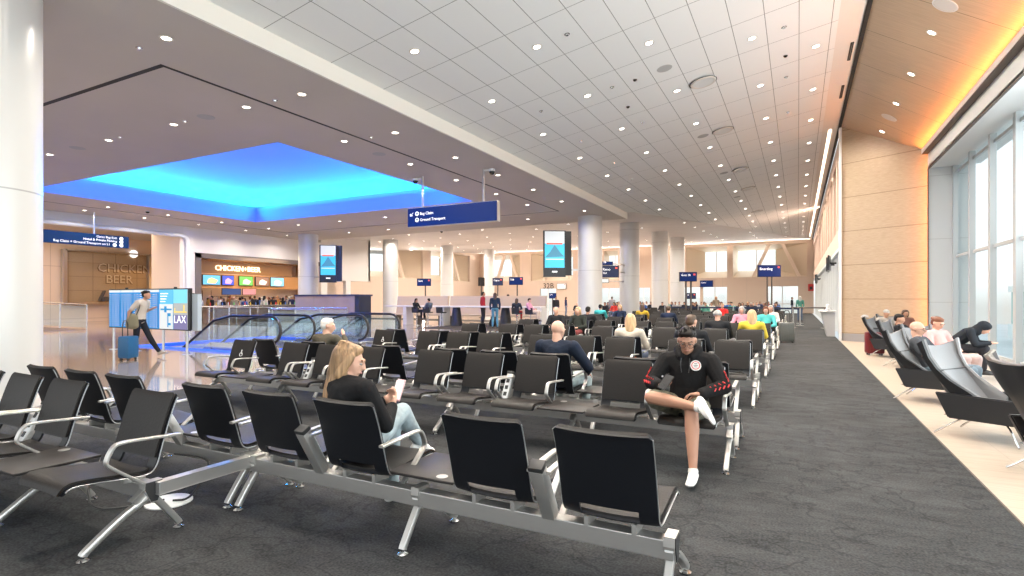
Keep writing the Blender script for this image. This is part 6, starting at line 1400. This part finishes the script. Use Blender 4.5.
t = thing('ottoman', 'low dark ottoman under the hooded person by the window', 'ottoman', (2.55, 12.98, 0), WR + .35); b_ = nb(); box(b_, -.28, .28, -.25, .25, .14, .46, .03); obj('cushion', b_, M_LEATH, t, None, True)
for sx in (-.2, .2):
    for sy in (-.18, .18): b_ = nb(); cyl(b_, (sx, sy, 0), (sx, sy, .14), .015, n=8); obj('leg', b_, M_CHROME, t)
b_ = nb(); hull(b_, [((0, 0, .02), (.10, .09, .015)), ((0, 0, .05), (.07, .07, .04))]); tag(obj('hat', b_, mat('pale hat', (.35, .32, .3), .8), None, (2.0 - .47, 16.6 + .20, .96), True), 'pale hat lying on the top of the farthest left wing chair', 'hat')
# crowds: restaurant guests and waiting passengers far behind
tops = [((.02, .02, .025), 'black'), ((.55, .05, .04), 'red'), ((.05, .12, .35), 'blue'), ((.6, .58, .55), 'white'), ((.25, .2, .15), 'brown'), ((.08, .25, .2), 'green'), ((.5, .3, .1), 'orange'), ((.3, .3, .32), 'grey'), ((.55, .3, .35), 'pink'), ((.02, .03, .09), 'navy')]
hairs = ['black', 'brown', 'brown', 'fair', 'black', 'grey', 'red']
hn = {'black': 'black haired', 'brown': 'brown haired', 'fair': 'fair haired', 'grey': 'grey haired', 'red': 'auburn haired'}
R3 = random.Random(11)
for k in range(36):
    y = 20.3 + k * .245; c, cn = tops[R3.choice([0, 0, 9, 7, 4, 1, 2, 3, 0, 6])]; h = hairs[R3.randrange(7)]; g = k % 2
    extra(G_TM if g else G_TF, '%s guest in %s at the restaurant counter' % (hn[h], cn), (XL - .30 - .55 * (k % 3), y, 0), PI / 2 + R3.uniform(-2, 2), R3.choice(['light', 'mid', 'tan']), c, BLK, h, .88 + .12 * R3.random(), 'restaurant guests')
FARY = [36.4, 39.6, 45.0, 47.2, 52.4]
for j, y in enumerate(FARY):
    bench(y, -1, 'far black bench beyond the belt barrier, %s row' % ['first', 'second', 'third', 'fourth', 'fifth'][j], seats=[.31 + .66 * i for i in range(20)], tabs=[], legs=(0, 4.4, 8.8, 13.2), posts=(), u1=13.2, full=False, xr=-.9 - .1 * j, end_arms=(False, False))
for j, y in enumerate(FARY):
    for i in range(20):
        if R3.random() > .66: continue
        c, cn = tops[R3.choice([0, 0, 0, 9, 9, 7, 4, 1, 2, 3, 5, 0, 7])]; h = hairs[R3.choice([0, 1, 2, 4, 0, 1, 3, 5])]
        extra(G_SM if R3.random() < .5 else G_SF, '%s passenger in %s on a far bench' % (hn[h], cn), (-.9 - .1 * j - .31 - .66 * i, y - .03, .03), PI + R3.uniform(-.4, .4), R3.choice(['light', 'mid', 'tan']), c, DEN, h, 1.0, 'far passengers')
for k in range(6):
    c, cn = tops[(0, 9, 7, 4, 0, 5)[k]]; h = hairs[k % 7]; q = on_y((556, 566, 612, 716, 792, 800)[k], 310, (36, 44, 38, 41, 58, 40)[k]); extra(G_TF if k % 2 else G_TM, '%s traveller in %s standing far behind the seats' % (hn[h], cn), (q.x, q.y, 0), R3.uniform(0, 6), 'mid', c, DEN, h, .95, 'standing travellers')
